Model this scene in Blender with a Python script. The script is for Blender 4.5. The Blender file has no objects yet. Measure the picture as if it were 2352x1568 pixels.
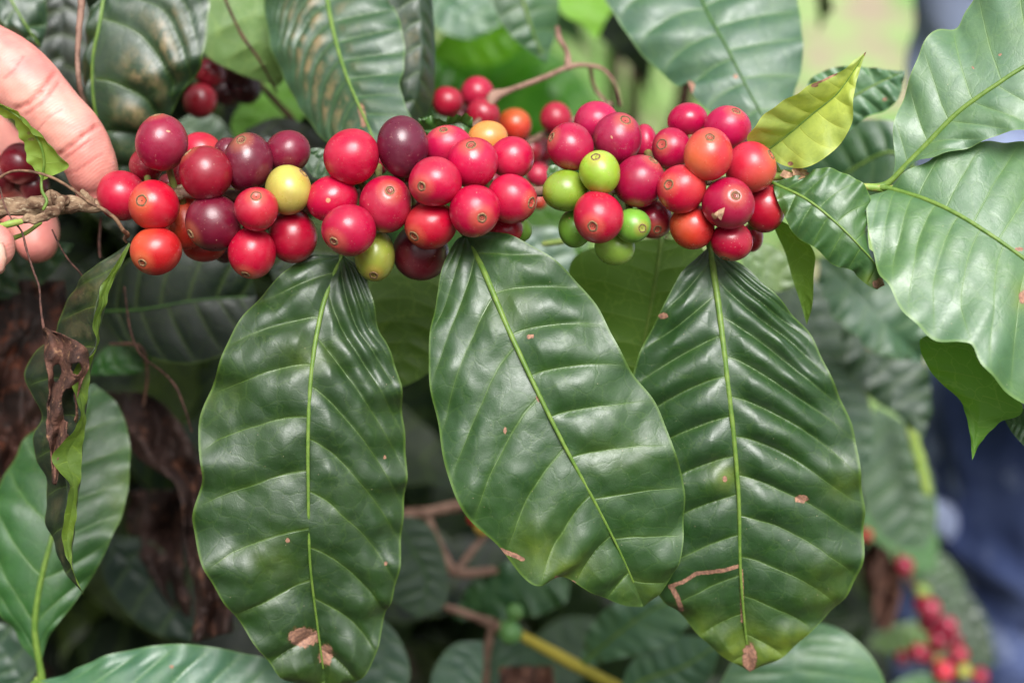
import bpy, math, random
import numpy as np
from mathutils import Vector, noise as mnoise, Matrix

rng = random.Random(7)
PI = math.pi
scene = bpy.context.scene
COL = scene.collection

# ------------------------------------------------------------------ camera frame
CAM = np.array([0.0, 0.0, 1.6]); PITCH = math.radians(35)
RT = np.array([1.0, 0, 0]); FW = np.array([0, math.cos(PITCH), -math.sin(PITCH)]); UP = np.array([0, math.sin(PITCH), math.cos(PITCH)])
FPX = 3675.0
def P(x, y, d):
    return CAM + d * (FW + (x - 1176) / FPX * RT - (y - 784) / FPX * UP)
def proj(v):
    r = np.asarray(v) - CAM
    d = r @ FW
    return (r @ RT) / d * FPX + 1176, -(r @ UP) / d * FPX + 784, d

def lin(r, g, b):
    f = lambda c: (c / 255 / 12.92) if c / 255 <= 0.04045 else ((c / 255 + 0.055) / 1.055) ** 2.4
    return (f(r), f(g), f(b), 1.0)

# ------------------------------------------------------------------ node helpers
class NT:
    def __init__(s, name):
        s.m = bpy.data.materials.new(name); s.m.use_nodes = True
        s.t = s.m.node_tree; s.t.nodes.clear()
        s.out = s.t.nodes.new('ShaderNodeOutputMaterial')
    def n(s, typ, **kw):
        nd = s.t.nodes.new(typ)
        for k, v in kw.items():
            if k.startswith('i_'): s.set(nd.inputs[int(k[2:])] if k[2:].isdigit() else nd.inputs[k[2:].replace('_', ' ')], v)
            else: setattr(nd, k, v)
        return nd
    def set(s, sock, v):
        if isinstance(v, bpy.types.NodeSocket): s.t.links.new(v, sock)
        else: sock.default_value = v
    def math(s, op, a, b=0.0, c=0.0, clamp=False):
        nd = s.t.nodes.new('ShaderNodeMath'); nd.operation = op; nd.use_clamp = clamp
        for i, v in enumerate((a, b, c)): s.set(nd.inputs[i], v)
        return nd.outputs[0]
    def mix(s, f, a, b, blend='MIX'):
        nd = s.t.nodes.new('ShaderNodeMix'); nd.data_type = 'RGBA'; nd.blend_type = blend; nd.clamp_factor = True
        s.set(nd.inputs[0], f); s.set(nd.inputs[6], a); s.set(nd.inputs[7], b)
        return nd.outputs[2]
    def step(s, v, lo, hi, a=0.0, b=1.0):
        nd = s.t.nodes.new('ShaderNodeMapRange'); nd.interpolation_type = 'SMOOTHSTEP'
        s.set(nd.inputs[0], v)
        for i, q in zip((1, 2, 3, 4), (lo, hi, a, b)): s.set(nd.inputs[i], q)
        return nd.outputs[0]
    def noise(s, vec, scale, detail=3, rough=0.5, dist=0.0):
        nd = s.t.nodes.new('ShaderNodeTexNoise')
        if vec is not None: s.set(nd.inputs['Vector'], vec)
        nd.inputs['Scale'].default_value = scale; nd.inputs['Detail'].default_value = detail
        nd.inputs['Roughness'].default_value = rough; nd.inputs['Distortion'].default_value = dist
        return nd.outputs[0]
    def vor(s, vec, scale, feature='F1'):
        nd = s.t.nodes.new('ShaderNodeTexVoronoi'); nd.feature = feature
        s.set(nd.inputs['Vector'], vec); nd.inputs['Scale'].default_value = scale
        return nd.outputs['Distance']
    def bump(s, h, strength, dist, normal=None):
        nd = s.t.nodes.new('ShaderNodeBump'); nd.inputs['Strength'].default_value = strength
        nd.inputs['Distance'].default_value = dist; s.set(nd.inputs['Height'], h)
        if normal is not None: s.set(nd.inputs['Normal'], normal)
        return nd.outputs[0]
    def finish(s, shader):
        s.t.links.new(shader, s.out.inputs[0]); return s.m
    def bsdf(s, **kw):
        nd = s.t.nodes.new('ShaderNodeBsdfPrincipled')
        for k, v in kw.items(): s.set(nd.inputs[k.replace('_', ' ')], v)
        return nd

def mat_leaf(name='leaf_blade', rough=0.36, transl=0.22, spec=0.5):
    t = NT(name)
    oi = t.n('ShaderNodeObjectInfo')
    ph = t.n('ShaderNodeUVMap', uv_map='phase').outputs[0]
    cm = t.n('ShaderNodeUVMap', uv_map='cm').outputs[0]
    sep = t.n('ShaderNodeSeparateXYZ'); t.set(sep.inputs[0], ph)
    at = t.n('ShaderNodeAttribute', attribute_name='mark')
    sc = t.n('ShaderNodeSeparateColor'); t.set(sc.inputs[0], at.outputs[0])
    tt = t.math('ABSOLUTE', sep.outputs[1])
    jit = t.math('MULTIPLY', t.math('SUBTRACT', t.noise(cm, 0.9, 2), 0.5), 0.10)
    phj = t.math('ADD', sep.outputs[0], jit)
    fr = t.math('ABSOLUTE', t.math('SUBTRACT', t.math('FRACT', t.math('ADD', phj, 0.5)), 0.5))
    w = t.math('MULTIPLY_ADD', tt, -0.022, 0.034)
    vein = t.math('MULTIPLY', t.step(fr, w, t.math('MULTIPLY', w, 0.35), 0.0, 1.0), t.step(tt, 0.97, 0.8))
    vhalo = t.step(fr, 0.16, 0.0)
    edge = t.step(tt, 0.965, 0.992)
    # fine network of veinlets
    vec = t.n('ShaderNodeMapping'); t.set(vec.inputs[0], cm); vec.inputs['Scale'].default_value = (1, 1.25, 1)
    wob = t.n('ShaderNodeVectorMath', operation='ADD'); t.set(wob.inputs[0], vec.outputs[0])
    nz = t.n('ShaderNodeTexNoise'); t.set(nz.inputs['Vector'], cm); nz.inputs['Scale'].default_value = 3.0
    scl = t.n('ShaderNodeVectorMath', operation='SCALE'); t.set(scl.inputs[0], nz.outputs[1]); scl.inputs['Scale'].default_value = 0.35
    t.set(wob.inputs[1], scl.outputs[0])
    net = t.step(t.vor(wob.outputs[0], 1.25, 'DISTANCE_TO_EDGE'), 0.035, 0.0)
    net2 = t.step(t.vor(wob.outputs[0], 4.6, 'DISTANCE_TO_EDGE'), 0.10, 0.0)
    big = t.noise(cm, 0.55, 3, 0.55)
    mid = t.noise(cm, 3.2, 3, 0.6)
    base = t.mix(1.0, oi.outputs['Color'], (.42, .57, .44, 1), 'MULTIPLY')
    c = t.mix(t.step(big, 0.35, 0.7, 0.0, 0.8), base, t.mix(1.0, base, (1.35, 1.2, 0.85, 1), 'MULTIPLY'))
    c = t.mix(t.step(mid, 0.3, 0.62, 0.35, 0.0), c, t.mix(1.0, base, (0.6, 0.66, 0.6, 1), 'MULTIPLY'))
    pale = t.mix(0.5, t.mix(1.0, base, (2.6, 2.0, 1.6, 1), 'MULTIPLY'), lin(120, 150, 50))
    c = t.mix(t.math('MULTIPLY', vhalo, 0.12), c, pale)
    c = t.mix(t.math('MULTIPLY', net, 0.12), c, pale)
    c = t.mix(t.math('MULTIPLY', vein, 0.32), c, pale)
    c = t.mix(t.math('MULTIPLY', edge, 0.5), c, pale)
    # yellowing, browning between veins, tan spots
    yel = t.mix(t.noise(cm, 2.0), lin(118, 132, 34), lin(78, 108, 26))
    c = t.mix(t.math('MULTIPLY', sc.outputs[1], t.step(t.noise(cm, 1.3, 4), 0.3, 0.65, 0.35, 1.0)), c, yel)
    inter = t.math('MULTIPLY', t.step(fr, 0.12, 0.34), t.math('MULTIPLY', t.step(tt, 0.04, 0.2), t.step(tt, 0.92, 0.6)))
    brn = t.mix(t.noise(cm, 5.0), lin(150, 118, 88), lin(108, 112, 66))
    c = t.mix(t.math('MULTIPLY', t.math('MULTIPLY', inter, sc.outputs[0]), t.step(t.noise(cm, 1.8, 5, 0.65), 0.36, 0.62)), c, brn)
    rag = t.math('ADD', sc.outputs[2], t.math('MULTIPLY', t.math('SUBTRACT', t.noise(cm, 7.0, 5, 0.7), 0.5), 1.3))
    spot = t.step(rag, 0.47, 0.53); ring = t.step(rag, 0.30, 0.5)
    c = t.mix(t.math('MULTIPLY', ring, 0.75), c, lin(84, 66, 26))
    tan = t.mix(t.step(t.noise(cm, 9.0, 3), 0.35, 0.65), lin(164, 118, 92), lin(122, 86, 68))
    c = t.mix(spot, c, tan)
    # scattered dust and scars
    d1 = t.vor(cm, 3.1); d1m = t.math('MULTIPLY', t.step(d1, 0.05, 0.02), t.step(t.noise(cm, 0.8, 1), 0.42, 0.5))
    d2 = t.math('MULTIPLY', t.step(t.vor(cm, 11.0), 0.10, 0.05), t.step(t.noise(cm, 2.6, 2), 0.52, 0.6))
    c = t.mix(t.math('MULTIPLY', d1m, 0.75), c, lin(190, 170, 140))
    c = t.mix(t.math('MULTIPLY', d2, 0.5), c, lin(185, 185, 160))
    # lower side is paler and matt
    back = t.n('ShaderNodeNewGeometry').outputs['Backfacing']
    under = t.mix(t.math('MULTIPLY', t.math('MAXIMUM', vein, net), 0.3), t.mix(0.32, t.mix(1.0, base, (2.3, 2.0, 1.8, 1), 'MULTIPLY'), lin(122, 150, 72)), lin(140, 165, 80))
    under = t.mix(spot, under, tan)
    under = t.mix(t.math('MULTIPLY', sc.outputs[1], 0.8), under, yel)
    col = t.mix(back, c, under)
    fine = t.noise(cm, 26.0, 3, 0.6)
    h = t.math('ADD', t.math('MULTIPLY', net2, -0.15), t.math('ADD', t.math('MULTIPLY', t.step(t.vor(wob.outputs[0], 1.25, 'DISTANCE_TO_EDGE'), 0.09, 0.0), -0.32), t.math('ADD', t.math('MULTIPLY', vein, -1.6), t.math('MULTIPLY', fine, 0.6))))
    h = t.math('ADD', h, t.math('MULTIPLY', t.noise(cm, 3.5, 2, 0.5, 0.8), 0.8))
    bp = t.bump(h, 0.42, 0.00018)
    film = t.step(t.noise(cm, 1.5, 4, 0.65), 0.3, 0.7, rough - 0.10, rough + 0.08)
    rr = t.math('ADD', film, t.math('ADD', t.math('MULTIPLY', back, 0.22), t.math('MULTIPLY', spot, 0.3)))
    b = t.bsdf(Base_Color=col, Roughness=rr, Normal=bp)
    b.inputs['Specular IOR Level'].default_value = spec
    tr = t.n('ShaderNodeBsdfTranslucent'); t.set(tr.inputs[0], t.mix(0.35, t.mix(1.0, col, (1.9, 2.1, 0.8, 1), 'MULTIPLY'), lin(120, 165, 20)))
    t.set(tr.inputs['Normal'], bp)
    mx = t.n('ShaderNodeMixShader'); t.set(mx.inputs[0], t.math('MULTIPLY', t.math('SUBTRACT', 1.0, spot), transl))
    t.set(mx.inputs[1], b.outputs[0]); t.set(mx.inputs[2], tr.outputs[0])
    return t.finish(mx.outputs[0])

def mat_cherry():
    t = NT('cherry_skin')
    oi = t.n('ShaderNodeObjectInfo'); tc = t.n('ShaderNodeTexCoord').outputs['Object']
    at = t.n('ShaderNodeAttribute', attribute_name='mark')
    sc = t.n('ShaderNodeSeparateColor'); t.set(sc.inputs[0], at.outputs[0])   # R: closeness to disc end, G: blush, B: scar
    rnd = oi.outputs['Random']
    off = t.n('ShaderNodeVectorMath', operation='ADD'); t.set(off.inputs[0], tc)
    cmb = t.n('ShaderNodeCombineXYZ'); t.set(cmb.inputs[0], rnd); t.set(cmb.inputs[1], t.math('MULTIPLY', rnd, 3.3)); t.set(off.inputs[1], cmb.outputs[0])
    v = off.outputs[0]
    base = oi.outputs['Color']
    c = t.mix(t.step(t.noise(v, 130, 3, 0.55), 0.35, 0.7, 0, 0.55), base, t.mix(1.0, base, (0.72, 0.55, 0.6, 1), 'MULTIPLY'))
    c = t.mix(t.step(t.noise(v, 60, 2), 0.5, 0.75, 0, 0.5), c, t.mix(1.0, base, (1.15, 1.3, 1.3, 1), 'MULTIPLY'))
    c = t.mix(t.math('MULTIPLY', sc.outputs[1], t.step(t.noise(v, 90, 2), 0.3, 0.6, 0.6, 1.0)), c, t.mix(0.5, lin(225, 165, 60), t.mix(1.0, base, (1.2, 3.0, 1.5, 1), 'MULTIPLY')))
    c = t.mix(t.step(sc.outputs[0], 0.90, 1.0, 0.0, 0.30), c, lin(205, 130, 80))
    # pale lenticels and dust
    d = t.math('MULTIPLY', t.step(t.vor(v, 1300), 0.22, 0.10), t.step(t.noise(v, 210, 2), 0.52, 0.62))
    d2 = t.math('MULTIPLY', t.step(t.vor(v, 420), 0.085, 0.05), t.step(t.noise(v, 120, 2), 0.53, 0.6))
    c = t.mix(t.math('MULTIPLY', d, 0.40), c, lin(225, 185, 160))
    c = t.mix(t.math('MULTIPLY', d2, 0.8), c, lin(222, 190, 165))
    rag = t.math('ADD', sc.outputs[2], t.math('MULTIPLY', t.math('SUBTRACT', t.noise(v, 700, 3), 0.5), 0.4))
    c = t.mix(t.step(rag, 0.45, 0.55), c, lin(190, 140, 105))
    hz = t.math('MULTIPLY', t.step(t.noise(v, 95, 4, 0.65), 0.42, 0.75), 0.10)
    c = t.mix(hz, c, t.mix(0.6, c, lin(215, 170, 170)))
    h = t.math('ADD', t.noise(v, 420, 3, 0.6), t.math('MULTIPLY', t.noise(v, 2600, 2), 0.22))
    bp = t.bump(h, 0.35, 0.00016)
    r = t.step(t.noise(v, 160, 3, 0.6), 0.3, 0.7, 0.25, 0.40)
    b = t.bsdf(Base_Color=c, Roughness=r, Normal=bp)
    b.inputs['Specular IOR Level'].default_value = 0.62
    b.inputs['Subsurface Weight'].default_value = 0.08
    b.inputs['Subsurface Radius'].default_value = (1.0, 0.25, 0.15); b.inputs['Subsurface Scale'].default_value = 0.0016
    return t.finish(b.outputs[0])

def mat_simple(name, c1, c2, scale=40, rough=0.6, bump=0.3, bdist=0.0005, spec=0.4, sss=0.0, c3=None, stretch=None, transl=0.0, detail=5):
    t = NT(name); tc = t.n('ShaderNodeTexCoord').outputs['Object']
    if stretch:
        mp = t.n('ShaderNodeMapping'); t.set(mp.inputs[0], tc); mp.inputs['Scale'].default_value = stretch; tc = mp.outputs[0]
    n1 = t.noise(tc, scale, detail, 0.6)
    c = t.mix(t.step(n1, 0.35, 0.65), c1, c2)
    if c3: c = t.mix(t.step(t.noise(tc, scale * 2.7, 4, 0.6), 0.55, 0.68), c, c3)
    bp = t.bump(t.noise(tc, scale * 2.2, 5, 0.65), bump, bdist)
    b = t.bsdf(Base_Color=c, Roughness=rough, Normal=bp)
    b.inputs['Specular IOR Level'].default_value = spec
    if sss:
        b.inputs['Subsurface Weight'].default_value = sss; b.inputs['Subsurface Radius'].default_value = (1, .35, .2); b.inputs['Subsurface Scale'].default_value = 0.003
    if transl:
        tr = t.n('ShaderNodeBsdfTranslucent'); t.set(tr.inputs[0], c)
        mx = t.n('ShaderNodeMixShader', i_0=transl); t.set(mx.inputs[1], b.outputs[0]); t.set(mx.inputs[2], tr.outputs[0])
        return t.finish(mx.outputs[0])
    return t.finish(b.outputs[0])

def mat_skin():
    t = NT('skin'); tc = t.n('ShaderNodeTexCoord').outputs['Object']
    at = t.n('ShaderNodeAttribute', attribute_name='mark'); sc = t.n('ShaderNodeSeparateColor'); t.set(sc.inputs[0], at.outputs[0])
    c = t.mix(t.step(t.noise(tc, 70, 3, 0.6), 0.35, 0.68), lin(228, 158, 144), lin(216, 130, 122))
    c = t.mix(t.step(t.noise(tc, 25, 2), 0.45, 0.7, 0, 0.5), c, lin(226, 164, 146))
    c = t.mix(t.math('MULTIPLY', sc.outputs[0], 0.65), c, lin(160, 62, 60))
    mp = t.n('ShaderNodeMapping'); t.set(mp.inputs[0], tc); mp.inputs['Rotation'].default_value = (0.2, -0.9, 0.3)
    wv = t.n('ShaderNodeTexWave'); t.set(wv.inputs[0], mp.outputs[0]); wv.inputs['Scale'].default_value = 330; wv.inputs['Distortion'].default_value = 5; wv.inputs['Detail'].default_value = 1; wv.inputs['Detail Scale'].default_value = 0.35
    h = t.math('ADD', t.math('MULTIPLY', wv.outputs['Fac'], 0.35), t.math('ADD', t.noise(tc, 900, 4, 0.7), t.math('MULTIPLY', t.noise(tc, 160, 3), 1.6)))
    bp = t.bump(h, 0.45, 0.00018)
    b = t.bsdf(Base_Color=c, Roughness=0.44, Normal=bp)
    b.inputs['Specular IOR Level'].default_value = 0.45
    b.inputs['Subsurface Weight'].default_value = 0.15; b.inputs['Subsurface Radius'].default_value = (1, .35, .2); b.inputs['Subsurface Scale'].default_value = 0.003
    return t.finish(b.outputs[0])

M = {}
M['leaf'] = mat_leaf(rough=.50, transl=.04, spec=1.0)
M['leaf_thin'] = mat_leaf('leaf_blade_thin', 0.42, 0.3, 0.5)
M['leaf_shade'] = mat_leaf('leaf_blade_shade', .50, .04, .5)  # duller copy of the leaf blade; background shade put into its gloss
M['cherry'] = mat_cherry()
M['rib'] = mat_simple('leaf_rib', lin(112, 138, 60), lin(88, 120, 46), 300, 0.45, 0.3, 0.0002)
M['rib_dark'] = mat_simple('leaf_rib_dark', lin(70, 105, 45), lin(52, 86, 38), 300, 0.45, 0.3, 0.0002)
M['disc'] = mat_simple('cherry_scar', lin(164, 128, 90), lin(110, 84, 58), 1400, 0.75, 0.6, 0.0002, c3=lin(80, 60, 42))
M['disc_core'] = mat_simple('cherry_scar_core', lin(96, 74, 52), lin(70, 48, 36), 1400, 0.8, 0.5, 0.0002)
M['stalk'] = mat_simple('fruit_stalk', lin(120, 130, 60), lin(110, 92, 52), 300, 0.6)
M['bark'] = mat_simple('bark', lin(158, 132, 104), lin(100, 72, 54), 150, 0.85, 0.9, 0.0014, c3=lin(190, 170, 140), stretch=(1, 2.5, 2.5))
M['bark_young'] = mat_simple('bark_young', lin(150, 118, 102), lin(112, 84, 70), 160, 0.75, 0.5, 0.0006)
M['bark_dark'] = mat_simple('bark_dark', lin(96, 66, 52), lin(60, 42, 34), 130, 0.85, 0.6, 0.0008)
M['twig_yellow'] = mat_simple('twig_yellow', lin(196, 178, 66), lin(160, 150, 50), 60, 0.55, 0.3, 0.0005)
M['green_stem'] = mat_simple('green_stem', lin(150, 172, 84), lin(120, 150, 62), 200, 0.5, 0.3, 0.0003, c3=lin(150, 140, 80))
M['vine'] = mat_simple('vine', lin(134, 104, 78), lin(86, 60, 46), 500, 0.8, 0.5, 0.0003)
M['vine_dark'] = mat_simple('vine_dark', lin(104, 70, 60), lin(62, 44, 38), 500, 0.8, 0.5, 0.0003)
M['dead'] = mat_simple('dead_leaf', lin(112, 76, 62), lin(62, 42, 36), 160, 0.8, 1.0, 0.0014, c3=lin(150, 112, 84), transl=0.1)
M['dead_rust'] = mat_simple('dead_leaf_rust', lin(76, 46, 36), lin(40, 30, 26), 45, 0.7, 0.6, 0.0006, c3=lin(100, 56, 38), transl=0.15)
M['dead_dark'] = mat_simple('dead_leaf_dark', lin(66, 46, 40), lin(46, 32, 28), 45, 0.65, 0.6, 0.0006, c3=lin(112, 76, 60), transl=0.1)
M['skin'] = mat_skin()
M['nail'] = mat_simple('nail', lin(232, 180, 160), lin(222, 160, 144), 60, 0.28, 0.1, 0.0001, 0.6, 0.3)
M['denim'] = mat_simple('denim', lin(118, 134, 182), lin(70, 84, 130), 9, 0.85, 0.6, 0.002, 0.2, c3=lin(160, 174, 212))
M['shirt'] = mat_simple('shirt_cloth', lin(196, 208, 238), lin(180, 194, 230), 10, 0.9, 0.5, 0.002, 0.2)
M['shoe'] = mat_simple('shoe_leather', lin(60, 48, 40), lin(40, 32, 28), 20, 0.6)
M['hair'] = mat_simple('hair', lin(34, 26, 22), lin(20, 16, 14), 120, 0.5, 1, 0.002)
M['papery'] = mat_simple('papery_bract', lin(186, 150, 118), lin(130, 98, 74), 500, 0.8, 0.8, 0.0004)

# ------------------------------------------------------------------ object helpers
WPOS = {}
def root(name, label, cat, loc, group=None):
    o = bpy.data.objects.new(name, None); COL.objects.link(o); o.empty_display_size = 0.02
    o.location = Vector([float(a) for a in loc]); WPOS[o] = np.array(loc, float)
    o['label'] = label; o['category'] = cat
    if group: o['group'] = group
    return o
def mesh_obj(name, verts, faces, mats, parent=None, color=None, uvs=None, mark=None, origin=None, smooth=True, matidx=None):
    verts = np.asarray(verts, float)
    org = verts.mean(0) if origin is None else np.asarray(origin, float)
    me = bpy.data.meshes.new(name)
    me.from_pydata((verts - org).tolist(), [], faces if isinstance(faces, list) else faces.tolist())
    if smooth: me.polygons.foreach_set('use_smooth', np.ones(len(me.polygons), bool))
    for m in (mats if isinstance(mats, (list, tuple)) else [mats]): me.materials.append(m)
    if matidx is not None: me.polygons.foreach_set('material_index', np.asarray(matidx, np.int32))
    if uvs:
        li = np.empty(len(me.loops), np.int32); me.loops.foreach_get('vertex_index', li)
        for k, uv in uvs.items():
            l = me.uv_layers.new(name=k); l.data.foreach_set('uv', np.asarray(uv, np.float32)[li].ravel())
    if mark is not None:
        a = me.color_attributes.new(name='mark', type='FLOAT_COLOR', domain='POINT')
        mk = np.ones((len(verts), 4), np.float32); mk[:, :3] = mark; a.data.foreach_set('color', mk.ravel())
    me.update()
    o = bpy.data.objects.new(name, me); COL.objects.link(o)
    WPOS[o] = org
    if parent is not None:
        o.parent = parent; o.location = Vector((org - WPOS[parent]).tolist())
    else: o.location = Vector(org.tolist())
    if color is not None: o.color = color
    return o
def tag(o, label=None, cat=None, group=None, kind=None):
    if label: o['label'] = label
    if cat: o['category'] = cat
    if group: o['group'] = group
    if kind: o['kind'] = kind
    return o

def spline(pts, n, frac=None):
    pts = np.asarray(pts, float)
    if len(pts) == 2: pts = np.vstack([pts[0], pts.mean(0), pts[1]])
    q = np.vstack([2 * pts[0] - pts[1], pts, 2 * pts[-1] - pts[-2]])
    out = []
    for i in range(1, len(q) - 2):
        p0, p1, p2, p3 = q[i - 1:i + 3]
        t0 = 0; t1 = t0 + max(np.linalg.norm(p1 - p0), 1e-9) ** .5; t2 = t1 + max(np.linalg.norm(p2 - p1), 1e-9) ** .5; t3 = t2 + max(np.linalg.norm(p3 - p2), 1e-9) ** .5
        ts = np.linspace(t1, t2, 24, endpoint=False)[:, None]
        A1 = (t1 - ts) / (t1 - t0) * p0 + (ts - t0) / (t1 - t0) * p1
        A2 = (t2 - ts) / (t2 - t1) * p1 + (ts - t1) / (t2 - t1) * p2
        A3 = (t3 - ts) / (t3 - t2) * p2 + (ts - t2) / (t3 - t2) * p3
        B1 = (t2 - ts) / (t2 - t0) * A1 + (ts - t0) / (t2 - t0) * A2
        B2 = (t3 - ts) / (t3 - t1) * A2 + (ts - t1) / (t3 - t1) * A3
        out.append((t2 - ts) / (t2 - t1) * B1 + (ts - t1) / (t2 - t1) * B2)
    out = np.vstack(out + [pts[-1][None]])
    L = np.concatenate([[0], np.cumsum(np.linalg.norm(np.diff(out[:, :3], axis=0), axis=1))])
    f = np.linspace(0, 1, n) if frac is None else frac
    s = f * L[-1]
    return np.stack([np.interp(s, L, out[:, k]) for k in range(out.shape[1])], 1)

def nrm(a): return a / np.maximum(np.linalg.norm(a, axis=-1, keepdims=True), 1e-12)

def tube(pts, radii, n=40, seg=12, flat=1.0, flat_dir=None, bumps=0.0, bscale=200, cap=True, seed=0):
    """tapered tube with rounded ends along 3-D points; returns verts, faces"""
    p4 = np.hstack([np.asarray(pts, float), np.asarray(radii, float)[:, None]])
    s = spline(p4, n); C = s[:, :3]; R = np.maximum(s[:, 3], 1e-5)
    T = nrm(np.gradient(C, axis=0))
    if cap:
        ks = [0.98, 0.87, 0.7, 0.45, 0.0]
        hs = [math.sin(a) for a in np.linspace(PI / 2, 0, 6)[:-1]]
        pre = [(C[0] - T[0] * R[0] * hh, R[0] * math.sqrt(max(0, 1 - hh * hh))) for hh in hs]
        post = [(C[-1] + T[-1] * R[-1] * hh, R[-1] * math.sqrt(max(0, 1 - hh * hh))) for hh in hs[::-1]]
        C = np.vstack([np.array([a for a, _ in pre]), C, np.array([a for a, _ in post])])
        R = np.concatenate([[max(b, 1e-6) for _, b in pre], R, [max(b, 1e-6) for _, b in post]])
        T = np.vstack([np.repeat(T[:1], len(pre), 0), T, np.repeat(T[-1:], len(post), 0)])
    ref = np.asarray(flat_dir if flat_dir is not None else (-FW if abs(T[0] @ FW) < 0.9 else UP), float)
    X = []
    x = nrm(ref - (ref @ T[0]) * T[0])
    for i in range(len(C)):
        x = x - (x @ T[i]) * T[i]; x = x / max(np.linalg.norm(x), 1e-9); X.append(x)
    X = np.array(X); Y = np.cross(T, X)
    a = np.linspace(0, 2 * PI, seg, endpoint=False)
    V = C[:, None] + R[:, None, None] * (np.cos(a)[None, :, None] * X[:, None] * flat + np.sin(a)[None, :, None] * Y[:, None])
    if bumps:
        for i in range(V.shape[0]):
            for j in range(seg):
                nn = mnoise.noise(Vector((V[i, j] * bscale + seed).tolist()))
                V[i, j] += (V[i, j] - C[i]) * nn * bumps
    m = len(C)
    idx = np.arange(m * seg).reshape(m, seg)
    f = np.stack([idx[:-1], np.roll(idx[:-1], -1, 1), np.roll(idx[1:], -1, 1), idx[1:]], -1).reshape(-1, 4)
    faces = f.tolist() + [idx[0][::-1].tolist(), idx[-1].tolist()]
    return V.reshape(-1, 3), faces
def tube_px(pts, n=40, **kw):
    """pts: (x, y, depth, radius_px)"""
    return tube([P(a, b, d) for a, b, d, r in pts], [r * d / FPX for a, b, d, r in pts], n, **kw)
def join(parts):
    V, F, o = [], [], 0
    for v, f in parts:
        V.append(v); F += [[i + o for i in q] for q in f]; o += len(v)
    return np.vstack(V), F

# ------------------------------------------------------------------ leaves
def leaf_grid(Mp, Lp, Rp, nu, nt, N=9, kl=.14, kr=.14, amp=.0009, cup=0.0, ripple=0.0, rf=4, top=True, seed=0, view=None, rough=0.0):
    r = random.Random(seed)
    frac = np.linspace(0, 1, nu + 1)
    Mm, L, R = spline(Mp, 0, frac), spline(Lp, 0, frac), spline(Rp, 0, frac)
    T = nrm(np.gradient(Mm, axis=0))
    t = np.linspace(0, 1, nt + 1)
    u = frac[:, None]
    rows, phs, ss = [], [], []
    W = R - L; k = max(2, nu // 20); Wn = W.copy(); Wn[:k] = W[k]; Wn[-k:] = W[-k - 1]
    n0 = nrm(np.cross(T, nrm(Wn)))
    vw = nrm(CAM - Mm[nu // 2]) if view is None else view
    sgn = np.sign((n0[nu // 2] * vw).sum()) or 1.0
    if not top: sgn = -sgn
    off = [r.random(), r.random()]; rp = [r.random() * 6, r.random() * 6]
    sides = []
    for si, (E, kk) in enumerate(((L, kl), (R, kr))):
        D = E - Mm; Dn = D.copy(); Dn[:k] = D[k]; Dn[-k:] = D[-k - 1]
        ns = np.cross(T, nrm(Dn)) * (-1 if si == 0 else 1) * sgn
        ns = nrm(nrm(ns) + 1.2 * n0 * sgn)
        wd = np.linalg.norm(D, axis=1)[:, None]
        tt = t[None]
        kq = kk * tt ** 1.35; ph = N * (u - kq) / (1 - kq) + .22 * np.sin(5 * u + rp[si]) + off[si]
        fr = np.abs(np.sin(PI * ph)) ** .75
        env = np.clip(tt * 5, 0, 1) * np.clip((1 - tt) * 2.6, 0, 1) * np.clip(u * 4.5, 0, 1) * np.clip((1 - u) * 9, 0, 1)
        vary = 0.75 + 0.5 * np.sin(7.3 * u + 3 * tt + rp[si])
        h = amp * (fr - .35) * env * vary + cup * wd * 4 * tt * (1 - tt) * .5 + ripple * (np.sin(2 * PI * rf * u + rp[si]) + .6 * np.sin(2 * PI * rf * 2.3 * u + 2 * rp[si])) * tt ** 2.2 * np.clip(u * 8, 0, 1) * np.clip((1 - u) * 8, 0, 1)
        Q = Mm[:, None] + D[:, None] * t[None, :, None] + h[..., None] * ns[:, None]
        sides.append((Q, ph, wd * tt))
    Q = np.concatenate([sides[0][0][:, ::-1], sides[1][0][:, 1:]], 1)
    if rough:
        for i in range(Q.shape[0]):
            for j in range(Q.shape[1]):
                v = Vector((Q[i, j] * 55 + seed * 3.1).tolist())
                Q[i, j] += n0[i] * sgn * rough * mnoise.fractal(v, 1.0, 2.0, 3)
    ph = np.concatenate([sides[0][1][:, ::-1], sides[1][1][:, 1:]], 1)
    s = np.concatenate([-t[::-1], t[1:]])[None].repeat(nu + 1, 0)
    wdt = np.concatenate([-sides[0][2][:, ::-1], sides[1][2][:, 1:]], 1)
    al = np.concatenate([[0], np.cumsum(np.linalg.norm(np.diff(Mm, axis=0), axis=1))])[:, None].repeat(s.shape[1], 1)
    o = r.random() * 40
    cm = np.stack([wdt * 100 + o, al * 100 + o * .7], -1)
    nc = 2 * nt + 1
    idx = np.arange((nu + 1) * nc).reshape(nu + 1, nc)
    f = np.stack([idx[:-1, :-1], idx[:-1, 1:], idx[1:, 1:], idx[1:, :-1]], -1).reshape(-1, 4)
    a, b, c = Q[nu // 2, nt], Q[nu // 2, nt + 1], Q[nu // 2 + 1, nt]
    if (np.cross(b - a, c - a) * n0[nu // 2]).sum() * sgn < 0: f = f[:, ::-1]
    return Q.reshape(-1, 3), f, ph.ravel(), s.ravel(), cm.reshape(-1, 2), Mm, n0 * sgn

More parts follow.
